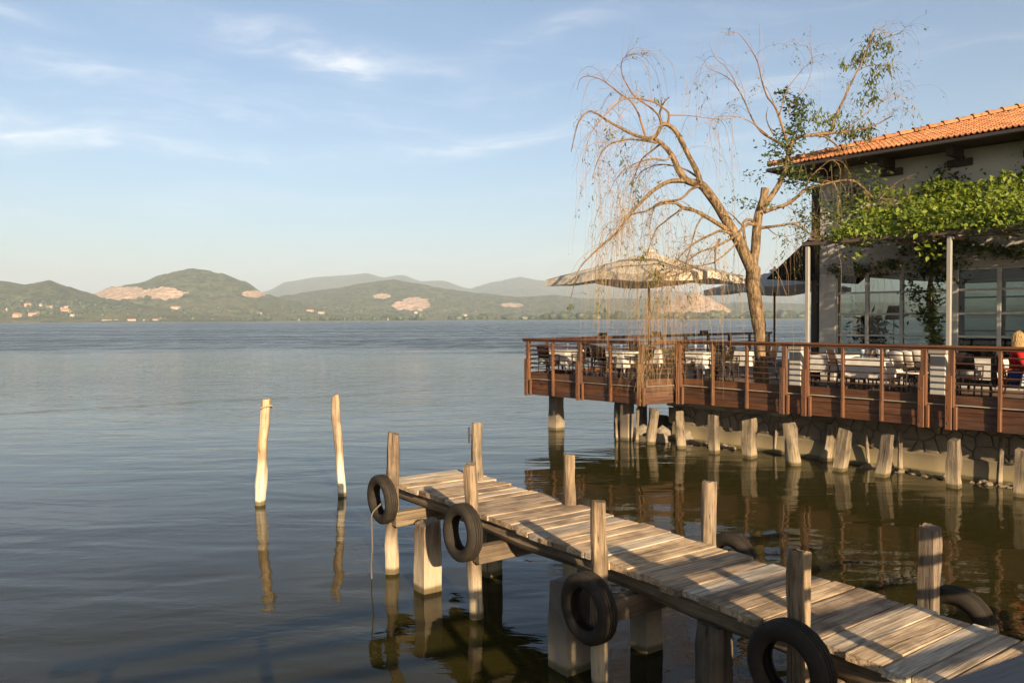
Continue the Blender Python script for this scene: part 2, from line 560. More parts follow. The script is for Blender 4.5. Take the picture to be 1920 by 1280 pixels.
def barkmat(name, dark, light, sc):
    dark, light = kk(dark), kk(light)
    m, nt, b, out = newmat(name)
    v, r = objvec(nt, False)
    n1 = NoiseTex(nt, scaled(nt, v, (sc, sc, sc * 0.28)), 1.0, 8, 0.65, 0.5)
    n2 = NoiseTex(nt, v, 2.2, 4)
    f = MapRange(nt, n1, 0.34, 0.66)
    c = MixC(nt, f, dark, light)
    c = MixC(nt, Math(nt, 'MULTIPLY', MapRange(nt, n2, 0.5, 0.7), 0.4), c, tuple(x * 0.5 for x in dark))
    L(nt, c, b.inputs['Base Color'])
    b.inputs['Roughness'].default_value = 0.9
    b.inputs['Specular IOR Level'].default_value = 0.2
    bump(nt, b, n1, 0.9, 0.03)
    return m
barkmat('bark', (0.075, 0.047, 0.025), (0.32, 0.215, 0.115), 18)
plain('twig', (0.30, 0.20, 0.092), 0.8, 0.45, 1.3, 0.25, bmp=0)
plain('red_twig', (0.25, 0.145, 0.068), 0.75, 0.35, 1.3, 0.25, bmp=0)

# roof tiles
m, nt, b, out = newmat('roof_tile')
v, r = objvec(nt)
n1 = NoiseTex(nt, v, 9.0, 5)
geo = N(nt, 'ShaderNodeNewGeometry')
c = MixC(nt, r, (0.21, 0.073, 0.026), (0.36, 0.150, 0.056))
c = MixC(nt, Math(nt, 'MULTIPLY', MapRange(nt, n1, 0.50, 0.66), 0.8), c, (0.085, 0.055, 0.022))
L(nt, c, b.inputs['Base Color'])
b.inputs['Roughness'].default_value = 0.85
bump(nt, b, n1, 0.4, 0.01)

# concrete of the piles, with pale lower part and wet line
def concrete(name, col, pale, paleamt, z0, z1):
    col, pale = kk(col), kk(pale, 0.75)
    m, nt, b, out = newmat(name)
    v, r = objvec(nt)
    n1 = NoiseTex(nt, v, 4.0, 7, 0.65)
    n2 = NoiseTex(nt, v, 40.0, 4)
    f = MapRange(nt, n1, 0.3, 0.7)
    c = MixC(nt, f, tuple(x * 0.65 for x in col), col)
    g = N(nt, 'ShaderNodeNewGeometry')
    sp = N(nt, 'ShaderNodeSeparateXYZ')
    L(nt, g.outputs['Position'], sp.inputs[0])
    zz = Math(nt, 'ADD', sp.outputs[2], Math(nt, 'MULTIPLY', Math(nt, 'SUBTRACT', n1, 0.5), 0.35))
    c = MixC(nt, Math(nt, 'MULTIPLY', MapRange(nt, zz, z0, z1, 1.0, 0.0), paleamt), c, pale)
    c = MixC(nt, Math(nt, 'MULTIPLY', MapRange(nt, n2, 0.30, 0.42, 1.0, 0.0), 0.4), c, tuple(x * 0.4 for x in col))
    wet = MapRange(nt, Math(nt, 'ADD', sp.outputs[2], Math(nt, 'MULTIPLY', Math(nt, 'SUBTRACT', n1, 0.5), 0.06)), 0.045, 0.10, 1.0, 0.0)
    c = MixC(nt, Math(nt, 'MULTIPLY', wet, 0.88), c, (0.060, 0.048, 0.016))
    L(nt, c, b.inputs['Base Color'])
    b.inputs['Roughness'].default_value = 0.9
    bump(nt, b, Math(nt, 'ADD', n1, Math(nt, 'MULTIPLY', n2, 0.3)), 0.5, 0.01)
    return m
concrete('pile_concrete', (0.17, 0.135, 0.10), (0.40, 0.32, 0.215), 0.6, 0.10, 0.5)
concrete('footing', (0.20, 0.155, 0.092), (0.36, 0.28, 0.14), 0.7, 0.08, 0.5)

# glass
m, nt, b, out = newmat('window_glass')
nt.nodes.remove(b)
tr = N(nt, 'ShaderNodeBsdfTransparent'); tr.inputs[0].default_value = (0.62, 0.66, 0.63, 1)
gl = N(nt, 'ShaderNodeBsdfGlossy'); gl.inputs['Roughness'].default_value = 0.01
fr = N(nt, 'ShaderNodeFresnel'); fr.inputs[0].default_value = 1.5
mx = N(nt, 'ShaderNodeMixShader')
L(nt, Math(nt, 'MULTIPLY', fr.outputs[0], 1.0, clamp=True), mx.inputs[0])
L(nt, tr.outputs[0], mx.inputs[1]); L(nt, gl.outputs[0], mx.inputs[2]); L(nt, mx.outputs[0], out.inputs[0])
m, nt, b, out = newmat('drinking_glass')
b.inputs['Base Color'].default_value = (0.95, 0.97, 0.97, 1)
b.inputs['Transmission Weight'].default_value = 0.9
b.inputs['IOR'].default_value = 1.45

# ------------------------------------------------------------------ water
m, nt, b, out = newmat('lake_water')
tcw = N(nt, 'ShaderNodeTexCoord')
pos = tcw.outputs['Object']
sp = N(nt, 'ShaderNodeSeparateXYZ'); L(nt, pos, sp.inputs[0])
X, Y = sp.outputs[0], sp.outputs[1]
big = NoiseTex(nt, scaled(nt, pos, (0.006, 0.014, 1)), 1.0, 4, 0.55, 0.4)
big2 = NoiseTex(nt, scaled(nt, pos, (0.02, 0.06, 1)), 1.0, 4, 0.6)
yy = Math(nt, 'ADD', Math(nt, 'ADD', Y, Math(nt, 'MULTIPLY', Math(nt, 'SUBTRACT', big, 0.5), 150.0)), Math(nt, 'MULTIPLY', Math(nt, 'SUBTRACT', big2, 0.5), 70.0))
wind = MapRange(nt, yy, 56.0, 104.0)
calm = MapRange(nt, Math(nt, 'ADD', Y, Math(nt, 'MULTIPLY', Math(nt, 'SUBTRACT', big2, 0.5), 30.0)), 14.0, 45.0)
swell = NoiseTex(nt, scaled(nt, pos, (0.35, 0.9, 1)), 1.0, 2, 0.5, 0.3)
ripple = NoiseTex(nt, scaled(nt, pos, (2.2, 4.6, 1)), 1.0, 3, 0.55, 0.5)
fine = NoiseTex(nt, scaled(nt, pos, (7.0, 13.0, 1)), 1.0, 3, 0.6)
patchy = MapRange(nt, NoiseTex(nt, scaled(nt, pos, (0.16, 0.30, 1)), 1.0, 3), 0.38, 0.66)
chop = NoiseTex(nt, scaled(nt, pos, (0.55, 1.0, 1)), 1.0, 5, 0.65)
h = Math(nt, 'MULTIPLY', swell, Math(nt, 'ADD', 0.034, Math(nt, 'MULTIPLY', calm, 0.045)))
h = Math(nt, 'ADD', h, Math(nt, 'MULTIPLY', ripple, Math(nt, 'ADD', 0.0022, Math(nt, 'ADD', Math(nt, 'MULTIPLY', patchy, 0.0055), Math(nt, 'MULTIPLY', calm, 0.020)))))
h = Math(nt, 'ADD', h, Math(nt, 'MULTIPLY', fine, Math(nt, 'ADD', Math(nt, 'MULTIPLY', patchy, 0.0010), Math(nt, 'MULTIPLY', calm, 0.004))))
h = Math(nt, 'ADD', h, Math(nt, 'MULTIPLY', chop, Math(nt, 'MULTIPLY', wind, 0.12)))
# faint wake line crossing the calm water
lin = Math(nt, 'SUBTRACT', Y, Math(nt, 'ADD', 39.5, Math(nt, 'ADD', Math(nt, 'MULTIPLY', X, 0.62), Math(nt, 'MULTIPLY', Math(nt, 'SINE', Math(nt, 'MULTIPLY', X, 0.35)), 0.25))))
band = Math(nt, 'POWER', 2.718, Math(nt, 'MULTIPLY', Math(nt, 'POWER', Math(nt, 'DIVIDE', lin, 0.55), 2.0), -1.0))
band = Math(nt, 'MULTIPLY', band, MapRange(nt, X, 2.0, -6.0))
h = Math(nt, 'ADD', h, Math(nt, 'MULTIPLY', band, Math(nt, 'MULTIPLY', Math(nt, 'SINE', Math(nt, 'MULTIPLY', lin, 5.0)), 0.014)))
bmp = N(nt, 'ShaderNodeBump')
bmp.inputs['Strength'].default_value = 1.0
bmp.inputs['Distance'].default_value = 1.0
L(nt, h, bmp.inputs['Height'])
L(nt, bmp.outputs[0], b.inputs['Normal'])
# unresolved wavelets: roughness grows where the wind touches the lake
streaks = MapRange(nt, NoiseTex(nt, scaled(nt, pos, (0.012, 0.10, 1)), 1.0, 5, 0.6, 0.6), 0.36, 0.62)
cat = NoiseTex(nt, scaled(nt, pos, (0.25, 0.10, 1)), 1.0, 6, 0.72)
cat = MapRange(nt, cat, 0.36, 0.64, 0.55, 1.35, False)
rgh = Math(nt, 'ADD', 0.022, Math(nt, 'MULTIPLY', calm, Math(nt, 'ADD', 0.052, Math(nt, 'MULTIPLY', streaks, 0.05))))
rgh = Math(nt, 'ADD', rgh, Math(nt, 'MULTIPLY', Math(nt, 'MULTIPLY', wind, cat), Math(nt, 'ADD', 0.15, Math(nt, 'MULTIPLY', streaks, 0.09))))
L(nt, rgh, b.inputs['Roughness'])
b.inputs['Base Color'].default_value = (0.019, 0.0165, 0.004, 1)
b.inputs['IOR'].default_value = 1.333
b.inputs['Specular IOR Level'].default_value = 0.27
WS = 11500
mb = MB()
ring = [0, 40, 150, 600, 2500, WS]
pts_ = sorted(set([-r_ for r_ in ring] + ring))
nn = len(pts_)
for yv in pts_:
    for xv in pts_:
        mb.v.append((xv, yv, 0.0))
for j in range(nn - 1):
    for i in range(nn - 1):
        mb.f.append((j * nn + i, j * nn + i + 1, (j + 1) * nn + i + 1, (j + 1) * nn + i))
water = link('lake_water', mb.mesh('lake_water', MATS['lake_water']))
tag(water, 'calm blue green lake water reaching to the far shore', None, None, 'structure')

# ------------------------------------------------------------------ far hills
def lerp_profile(prof, x):
    if x <= prof[0][0]: return prof[0][1]
    for (x0, y0), (x1, y1) in zip(prof, prof[1:]):
        if x <= x1:
            t = (x - x0) / (x1 - x0)
            t = t * t * (3 - 2 * t) * 0.5 + t * 0.5
            return y0 + (y1 - y0) * t
    return prof[-1][1]

m, nt, b, out = newmat('hill_woods')
v, _ = objvec(nt, False)
at = N(nt, 'ShaderNodeAttribute', attribute_name='rock')
n1 = NoiseTex(nt, v, 0.0035, 6, 0.6)
n2 = NoiseTex(nt, v, 0.028, 6, 0.65)
n3 = NoiseTex(nt, scaled(nt, v, (1, 1, 3.0)), 0.045, 6, 0.75)
n4 = NoiseTex(nt, v, 0.075, 4, 0.7)
c = MixC(nt, MapRange(nt, Math(nt, 'ADD', Math(nt, 'MULTIPLY', n2, 0.55), Math(nt, 'MULTIPLY', n4, 0.45)), 0.40, 0.60), (0.022, 0.036, 0.012), (0.105, 0.108, 0.040))
sp = N(nt, 'ShaderNodeSeparateXYZ'); L(nt, v, sp.inputs[0])
low = MapRange(nt, Math(nt, 'ADD', sp.outputs[2], Math(nt, 'MULTIPLY', Math(nt, 'SUBTRACT', n1, 0.5), 120.0)), 15.0, 75.0, 1.0, 0.0)
field = Math(nt, 'MULTIPLY', low, MapRange(nt, NoiseTex(nt, v, 0.008, 4), 0.47, 0.56))
c = MixC(nt, Math(nt, 'MULTIPLY', field, 0.75), c, (0.115, 0.105, 0.042))
rockc = MixC(nt, MapRange(nt, n3, 0.35, 0.65), (0.26, 0.165, 0.105), (0.54, 0.395, 0.275))
rockc = MixC(nt, Math(nt, 'MULTIPLY', MapRange(nt, n2, 0.5, 0.6), 0.5), rockc, (0.27, 0.23, 0.185))
c = MixC(nt, MapRange(nt, at.outputs['Fac'], 0.42, 0.58), c, rockc)
L(nt, c, b.inputs['Base Color'])
b.inputs['Roughness'].default_value = 1.0
b.inputs['Specular IOR Level'].default_value = 0.0
bump(nt, b, Math(nt, 'ADD', n2, Math(nt, 'MULTIPLY', n4, 0.5)), 1.0, 20.0)

HILLS = {}
def hill(name, prof, Db, Dr, Dk, step, rows, rocks=(), rough=0.09, label=None, seed=0):
    x0, x1 = prof[0][0], prof[-1][0]
    cols = int((x1 - x0) / step) + 1
    brow = 10
    def height(px, t):
        Y_ = Db + (Dr - Db) * t
        H = max(at_y(px, lerp_profile(prof, px), Dr).z, 0.5)
        s_ = 0.62 * t * t * (3 - 2 * t) + 0.38 * t
        X_ = (px - 960) / F * Y_
        q = noise.fractal(Vector((X_ / 260.0 + seed, Y_ / 260.0, seed * 1.7)), 0.9, 2.1, 5)
        q2 = noise.fractal(Vector((X_ / 45.0 + seed, Y_ / 45.0, 5.0)), 0.9, 2.1, 3)
        z = H * s_ + q * H * rough * 2.2 * math.sin(math.pi * min(t, 1)) * 0.8 + q2 * min(H * 0.03, 4.0)
        return X_, Y_, max(z, -2.0) if t > 0.02 else -2.0
    HILLS[name] = (height, prof)
    verts = []; faces = []; rk = []
    for i in range(cols):
        px = x0 + i * step
        for j in range(rows + brow + 1):
            if j <= rows:
                X_, Y_, z = height(px, j / rows)
            else:
                t = (j - rows) / brow
                X0, Y0, z0 = height(px, 1.0)
                Y_ = Dr + (Dk - Dr) * t
                X_ = (px - 960) / F * Y_
                z = z0 * (1 - t * t * (3 - 2 * t)) - 2.0 * t
            verts.append((X_, Y_, z))
            rv = 0.0
            if rocks:
                qx, qy = proj((X_, Y_, z))
                for (cx, cy, rx, ry) in rocks:
                    ex = (qx - cx) / rx; ey = (qy - cy) / ry
                    d_ = math.sqrt(ex * ex + ey * ey)
                    if d_ < 2:
                        d_ += 0.34 * noise.fractal(Vector((qx / 12.0, qy / 6.0, seed)), 0.9, 2.1, 5)
                        rv = max(rv, min(1.0, max(0.0, (1.0 - d_) / 0.25 + 0.5)))
            rk.append(rv)
    W = rows + brow + 1
    for i in range(cols - 1):
        for j in range(W - 1):
            a = i * W + j
            faces.append((a, a + W, a + W + 1, a + 1))
    me = bpy.data.meshes.new(name)
    me.from_pydata(verts, [], faces)
    me.update()
    me.polygons.foreach_set('use_smooth', [True] * len(me.polygons))
    a = me.attributes.new('rock', 'FLOAT', 'POINT')
    a.data.foreach_set('value', rk)
    me.materials.append(MATS['hill_woods'])
    o = link('hill', me)
    tag(o, label, None, None, 'structure')
    return o

hill('A', [(-700, 545), (-450, 525), (-250, 515), (-100, 520), (0, 526), (50, 533), (95, 526), (130, 537), (165, 548), (200, 560), (300, 576), (420, 592), (520, 599)],
     1950, 2600, 3000, 6, 40, label='low wooded hill above the lakeside village, far left', seed=1.3)
hill('B', [(60, 597), (120, 575), (170, 554), (210, 538), (265, 530), (310, 513), (365, 503), (420, 513), (460, 528), (500, 551), (545, 563), (600, 576), (680, 592), (760, 599)],
     2350, 3150, 3900, 2, 110, [(226, 549, 48, 13), (308, 550, 37, 11), (477, 551, 25, 6.5)], label='tall rounded hill with two pale quarry scars', seed=4.1, rough=0.05)
hill('C', [(400, 597), (450, 580), (500, 562), (540, 553), (620, 542), (690, 529), (735, 524), (780, 531), (840, 542), (900, 550), (980, 557), (1040, 553), (1100, 560), (1200, 560), (1300, 572), (1400, 566), (1520, 570), (1650, 566), (1800, 574), (2000, 570), (2300, 575), (2600, 597)],
     2700, 3900, 4800, 3, 80, [(778, 570, 27, 13), (750, 573, 13, 8), (716, 555, 17, 5), (960, 572, 20, 4)],
     label='long green ridge with small quarries in the middle distance', seed=8.2, rough=0.06)
hill('D', [(300, 597), (380, 585), (440, 570), (500, 546), (540, 528), (600, 519), (650, 516), (690, 512), (720, 520), (755, 515), (790, 527), (830, 526), (880, 541), (930, 528), (975, 519), (1010, 525), (1060, 534), (1100, 531), (1160, 540), (1250, 545), (1350, 550), (1420, 545), (1500, 542), (1600, 552), (1750, 545), (1920, 555), (2300, 548), (2700, 570)],
     4900, 7600, 9000, 6, 40, label='distant blue mountain range on the horizon', seed=11.7, rough=0.05)
hill('E', [(1195, 596), (1225, 583), (1260, 563), (1285, 552), (1303, 548), (1325, 555), (1350, 569), (1372, 582), (1400, 592), (1430, 597)],
     2150, 2500, 2800, 2, 70, [(1300, 570, 62, 30), (1250, 578, 26, 10), (1345, 578, 30, 8)], label='bare pink quarried mound behind the umbrella pole', seed=15.1, rough=0.04)

# low land along the far shore
plain('shore_land', (0.17, 0.165, 0.062), 1.0, 0.45, 0.02, 0.0, bmp=0)
mb = MB()
def shore_y(px):
    return 1900 + 130 * math.sin(px / 210.0) + 60 * math.sin(px / 67.0 + 1) + (0 if px < 900 else -min(250, (px - 900) * 0.6))
xs = list(range(-1400, 3300, 12))
for px in xs:
    sY = shore_y(px) + 25 * noise.noise(Vector((px / 23.0, 0, 0)))
    for (yy_, z_) in ((sY, -0.6), (sY + 12, 1.1), (sY + 150, 2.2), (3600, 3.0), (5200, 2.0)):
        mb.v.append(((px - 960) / F * yy_, yy_, z_))
for i in range(len(xs) - 1):
    for j in range(4):
        a = i * 5 + j
        mb.f.append((a, a + 5, a + 6, a + 1))
tag(link('shore_land', mb.mesh('shore_land', MATS['shore_land'])), 'flat pale reed strip along the far shore', None, None, 'structure')

# far-off woods along the shore: one mass of small crowns
leafmat('far_tree', (0.020, 0.034, 0.012), (0.055, 0.070, 0.022), 0.0)
mb = MB()
ico = bmesh.new(); bmesh.ops.create_icosphere(ico, subdivisions=2, radius=1.0)
icv = [v.co.copy() for v in ico.verts]; icf = [tuple(v.index for v in f.verts) for f in ico.faces]
ico.free()
def crown(c, rx, rz, seed):
    vs = []
    for v in icv:
        k = 1 + 0.45 * noise.noise(v * 1.9 + Vector((seed, seed * 2, 0)))
        vs.append((c[0] + v.x * rx * k, c[1] + v.y * rx * k, c[2] + v.z * rz * k))
    mb.add(vs, icf)
rr = random.Random(3)
for k in range(430):
    if rr.random() < 0.66:
        px = rr.uniform(1030, 2100); big_ = rr.random() ** 2
        Y_ = shore_y(px) + rr.uniform(20, 190)
    else:
        px = rr.uniform(-100, 1030); big_ = rr.random() ** 2 * 0.7
        Y_ = shore_y(px) + rr.uniform(35, 330)
    r_ = 4.0 + 7.5 * big_
    crown(((px - 960) / F * Y_, Y_, 1.5 + r_ * 0.7), r_ * rr.uniform(0.9, 1.9), r_, rr.random() * 50)
tag(mb.build('shore_woods', MATS['far_tree'], smooth=True), 'dark line of far trees along the opposite shore', 'woods', None, 'stuff')

# village houses on the far shore
plain('house_wall_cream', (0.46, 0.325, 0.215), 0.9, 0.1, 0.2, 0.1, bmp=0)
plain('house_wall_white', (0.52, 0.435, 0.335), 0.9, 0.1, 0.2, 0.1, bmp=0)
plain('house_roof', (0.34, 0.17, 0.10), 0.9, 0.25, 0.3, 0.1, bmp=0)
def terrain_point(px, py):
    best = None
    for key in ('A', 'B', 'C'):
        hgt, prof = HILLS[key]
        if not (prof[0][0] < px < prof[-1][0]): continue
        for k in range(3, 100):
            p = hgt(px, k / 100)
            if p[2] <= 2.5: continue
            if proj(p)[1] <= py:
                if best is None or p[1] < best[1]: best = p
                break
    if best is None or py > 594:
        Y_ = shore_y(px) + 90
        best = ((px - 960) / F * Y_, Y_, 2.0)
    return best
HOUSES = [  # px, base py, width px, height px, wall, label
    (19, 581, 9, 5, 'white', 'small pale house high on the slope at the far left edge'),
    (33, 594, 13, 8, 'cream', 'cream house with red roof, leftmost of the village row'),
    (55, 575, 12, 6, 'cream', 'pinkish house standing alone above the village'),
    (66, 592, 22, 7, 'cream', 'long cream house in the middle of the village'),
    (72, 598, 18, 6, 'white', 'bright house at the waterline below the village'),
    (78, 579, 4.5, 10, 'white', 'slim pale church tower above the village'),
    (88, 579, 12, 5, 'white', 'low pale house right beside the church tower'),
    (97, 578, 7, 5, 'cream', 'small cube house right of the church tower'),
    (91, 596, 9, 8, 'cream', 'narrow tall house near the village waterfront'),
    (103, 596, 12, 6, 'cream', 'cream house behind the village landing'),
    (118, 581, 6, 5, 'white', 'tiny pale house on the hill right of the tower'),
    (127, 579, 8, 5, 'white', 'topmost white house at the right end of the village'),
    (125, 588, 15, 9, 'cream', 'tall orange house right of the village centre'),
    (121, 597, 11, 7, 'cream', 'cream waterside house below the tall orange house'),
    (137, 594, 7, 5, 'white', 'small white house right of the tall orange house'),
    (157, 597, 25, 6, 'cream', 'wide cream house at the right end of the waterfront'),
    (208, 598, 28, 4, 'white', 'long low shed on the shore below the first quarry'),
    (248, 598, 14, 5, 'white', 'white house with gabled roof alone on the shore'),
    (274, 598, 8, 4, 'white', 'small white hut right of the gabled shore house'),
    (293, 597, 10, 5, 'cream', 'cream hut on the shore below the second quarry'),
    (312, 598, 9, 4, 'white', 'last white hut of the shore row below the second quarry'),
    (330, 579, 17, 5, 'white', 'pale farmhouse on the fields below the second quarry'),
    (487, 589, 9, 4, 'cream', 'cream farmhouse on the low slope right of the tall hill'),
    (564, 598, 6, 4, 'cream', 'tiny house on the shore left of the long ridge'),
    (582, 584, 12, 4, 'cream', 'pink farm roof on the slope of the long ridge'),
    (603, 588, 10, 4, 'white', 'pale farm shed on the slope of the long ridge'),
    (732, 596, 9, 4, 'cream', 'orange house on the shore below the middle quarry'),
    (780, 588, 6, 4, 'white', 'small white house at the foot of the middle quarry'),
    (872, 593, 9, 4, 'white', 'pale house on the shore right of the middle quarry'),
]
for (px, py, w_, h_, kind, lab) in HOUSES:
    p = Vector(terrain_point(px, py))
    s_ = p.y / F
    w = w_ * s_; hh = h_ * s_
    t = thing('village_house' if 'tower' not in lab or 'beside' in lab or 'right' in lab else 'church_tower', p, lab, 'house', 'houses on the far shore')
    if lab.startswith('slim'):
        t['category'] = 'tower'
    d_ = min(w * 0.8, 12)
    ang = R.uniform(-0.35, 0.35)
    Mz = Matrix.Translation(p) @ Matrix.Rotation(ang, 4, 'Z')
    wh = hh * 0.68
    MB().box((-w / 2, -d_ / 2, -3), (w / 2, d_ / 2, wh), Mz).build('wall', MATS['house_wall_' + kind], t)
    ov = 0.4
    rv = [(-w/2-ov, -d_/2-ov, wh), (w/2+ov, -d_/2-ov, wh), (w/2+ov, d_/2+ov, wh), (-w/2-ov, d_/2+ov, wh), (-w/2-ov, 0, hh), (w/2+ov, 0, hh)]
    MB().add([Mz @ Vector(q) for q in rv], [(0,1,5,4), (2,3,4,5), (1,2,5), (3,0,4), (3,2,1,0)]).build('roof', MATS['house_roof'], t)

mb = MB()
rw = random.Random(44)
for k in range(420):
    if rw.random() < 0.55: px, py = rw.gauss(95, 75), rw.uniform(566, 597)
    else: px, py = rw.uniform(150, 1000), rw.uniform(578, 597)
    p = terrain_point(px, py)
    r_ = rw.uniform(2.5, 6.5)
    crown((p[0], p[1], p[2] + r_ * 0.5), r_ * rw.uniform(0.9, 1.7), r_, rw.random() * 50)
tag(mb.build('slope_woods', MATS['far_tree'], smooth=True), 'dark trees scattered between the village houses and fields', 'woods', None, 'stuff')

# haze: one closed box of pale air round everything
m = bpy.data.materials.new('haze_air'); m.use_nodes = True
nt = m.node_tree; nt.nodes.clear()
out = N(nt, 'ShaderNodeOutputMaterial')
pv = N(nt, 'ShaderNodeVolumePrincipled')
pv.inputs['Color'].default_value = (0.58, 0.69, 0.83, 1)
pv.inputs['Density'].default_value = 0.000135
pv.inputs['Anisotropy'].default_value = 0.0
L(nt, pv.outputs[0], out.inputs['Volume'])
hz = MB().box((-12000, -12000, -9), (12000, 12000, 560))
o = link('haze', hz.mesh('haze', m))
tag(o, 'pale blue evening haze over the lake', None, None, 'stuff')

# ------------------------------------------------------------------ jetty
ZD = 1.07
PA = Vector((-1.565, 10.3, 0)); PB = Vector((-0.439, 8.73, 0))
JA = (PB - PA).normalized()                      # along the jetty towards the viewer
JN = Vector((-JA.y, JA.x, 0))                    # to the right of the jetty
if JN.x < 0: JN = -JN
Lpx = [(752, 894), (811, 934), (957, 996), (1042, 1026), (1209, 1087), (1302, 1119), (1417, 1160), (1565, 1212), (1710, 1257), (1780, 1279)]
Rpx = [(876, 883), (968, 911), (1051, 940), (1195, 982), (1279, 1004), (1400, 1044), (1525, 1079), (1620, 1107), (1700, 1130), (1807, 1159), (1897, 1196)]
def axis_coords(p): return ((p - PA).dot(JA), (p - PA).dot(JN))
Lc = sorted(axis_coords(on_z(x, y, ZD)) for x, y in Lpx)
Rc = sorted(axis_coords(on_z(x, y, ZD)) for x, y in Rpx)
def fit(cs):
    n = len(cs); sx_ = sum(c[0] for c in cs); sy_ = sum(c[1] for c in cs)
    sxx = sum(c[0] ** 2 for c in cs); sxy = sum(c[0] * c[1] for c in cs)
    k = (n * sxy - sx_ * sy_) / (n * sxx - sx_ ** 2)
    return k, (sy_ - k * sx_) / n
lk, lb = fit(Lc); rk_, rb = fit(Rc)
print('JETTY left', Lc[0], Lc[-1], lk, lb, 'right', Rc[0], Rc[-1], rk_, rb)
S0 = min(Lc[0][0], Rc[0][0]); S1 = 8.9
def jp(s_, w, z): return PA + JA * s_ + JN * w + Vector((0, 0, z))
jetty = thing('jetty', jp(S0, 0.5, 0), 'weathered plank jetty on posts running out over the water', 'jetty')
s_ = S0
rj = random.Random(21)
while s_ < S1:
    pw = rj.choice([0.17, 0.19, 0.2, 0.21, 0.23, 0.26])
    a0 = lk * s_ + lb + rj.uniform(-0.04, 0.03)
    a1 = rk_ * s_ + rb + rj.uniform(-0.04, 0.06)
    th = rj.uniform(0.05, 0.062)
    nseg = 7
    mbp = MB()
    ln = a1 - a0
    z0 = rj.uniform(-0.003, 0.004)
    tw = rj.uniform(-0.007, 0.007)
    rings = []
    sd_ = rj.random() * 90
    for k in range(nseg + 1):
        x = ln * k / nseg
        e0 = 0.005 * noise.noise(Vector((x * 3, sd_, 0))); e1 = 0.005 * noise.noise(Vector((x * 3, sd_, 7)))
        zz_ = 0.006 * noise.noise(Vector((x * 1.5, sd_, 3))) + tw * (k / nseg - 0.5)
        y0_, y1_ = -pw / 2 + 0.005 + e0, pw / 2 - 0.005 + e1
        c_ = 0.005
        rings.append([(x, y0_, -th), (x, y1_, -th), (x, y1_, zz_ - c_), (x, y1_ - c_, zz_), (x, y0_ + c_, zz_), (x, y0_, zz_ - c_)])
    for k in range(nseg + 1):
        mbp.v += rings[k]
    for k in range(nseg):
        for q in range(6):
            a = k * 6 + q; b_ = k * 6 + (q + 1) % 6
            mbp.f.append((b_, a, a + 6, b_ + 6))
    mbp.f.append(tuple(range(6))); mbp.f.append(tuple(nseg * 6 + q for q in reversed(range(6))))
    d = Matrix.Rotation(rj.uniform(-0.005, 0.005), 3, 'Z') @ JN
    mbp.build('plank', MATS['plank_wood'], jetty, M=frame(jp(s_ + pw / 2, a0, ZD + z0), d), local=True)
    s_ += pw + rj.choice([-0.004, -0.002, 0.002, 0.006])
# stringers: round logs under both edges and the middle
for nm, wfun in (('l', lambda s: lk * s + lb + 0.13), ('r', lambda s: rk_ * s + rb - 0.14), ('m', lambda s: (lk * s + lb + rk_ * s + rb) / 2)):
    pts = [jp(s, wfun(s) + 0.02 * math.sin(s * 1.7), ZD - 0.155 + 0.012 * math.sin(s * 2.3)) for s in [S0 + 0.08 + k * (S1 - S0 - 0.1) / 12 for k in range(13)]]
    M0 = frame(pts[0], pts[-1] - pts[0])
    Mi = M0.inverted()
    MB().tube([Mi @ p for p in pts], [0.085 + 0.008 * math.sin(k * 2.1) for k in range(13)], 10, wob=0.12, seed=len(nm)).build('stringer', MATS['old_timber'], jetty, True, M0, True)

def pole(name, base, top, r, mat, parent=None, seg=12, label=None, cat=None, group=None, wob=0.14, bend=0.0, zb=-0.5, square=False, xdir=(1, 0, 0)):
    """rough timber pole; local Z runs up the pole"""
    base = Vector(base); top = Vector(top)
    ax = top - base
    b0 = base + ax.normalized() * (zb / max(ax.normalized().z, 0.2))
    ln = (top - b0).length
    n = max(8, int(ln / 0.14))
    sd_ = R.random() * 60
    bdir = Vector((math.cos(sd_), math.sin(sd_), 0))
    pts = []; rad = []
    for k in range(n + 1):
        t = k / n
        off = bdir * (bend * math.sin(math.pi * t)) + Vector((noise.noise(Vector((sd_, t * 3, 0))), noise.noise(Vector((sd_, t * 3, 9))), 0)) * (0.02 if bend else 0.008)
        pts.append(Vector((0, 0, ln * t)) + off)
        rad.append(r * (1.06 - 0.12 * t) * (1 + 0.06 * noise.noise(Vector((sd_, t * 5, 4)))))
    mb = MB()
    if square:
        seg = 16
    mb.tube(pts, rad, seg, True, wob, sd_)
    if square:
        vs = []
        for i, v in enumerate(mb.v):
            k = i % seg; ring_i = i // seg
            if ring_i > n: vs.append(v); continue
            c = pts[ring_i]
            dx, dy = v[0] - c.x, v[1] - c.y
            mx_ = max(abs(dx), abs(dy)) / max(math.hypot(dx, dy), 1e-6)
            g = min(1 / mx_, 1.38) * 0.90
            vs.append((c.x + dx * g, c.y + dy * g, v[2]))
        mb.v = vs
    # rough uneven top
    for k in range(seg):
        i = n * seg + k
        v = mb.v[i]
        mb.v[i] = (v[0] * 0.95, v[1] * 0.95, v[2] + 0.22 * (v[0] * math.cos(sd_ * 3) + v[1] * math.sin(sd_ * 3)) + 0.03 * noise.noise(Vector((v[0] * 20, v[1] * 20, sd_))))
    o = mb.build(name, mat, parent, True, frame_z(b0, ax, xdir), True)
    if label: tag(o, label, cat, group)
    return o

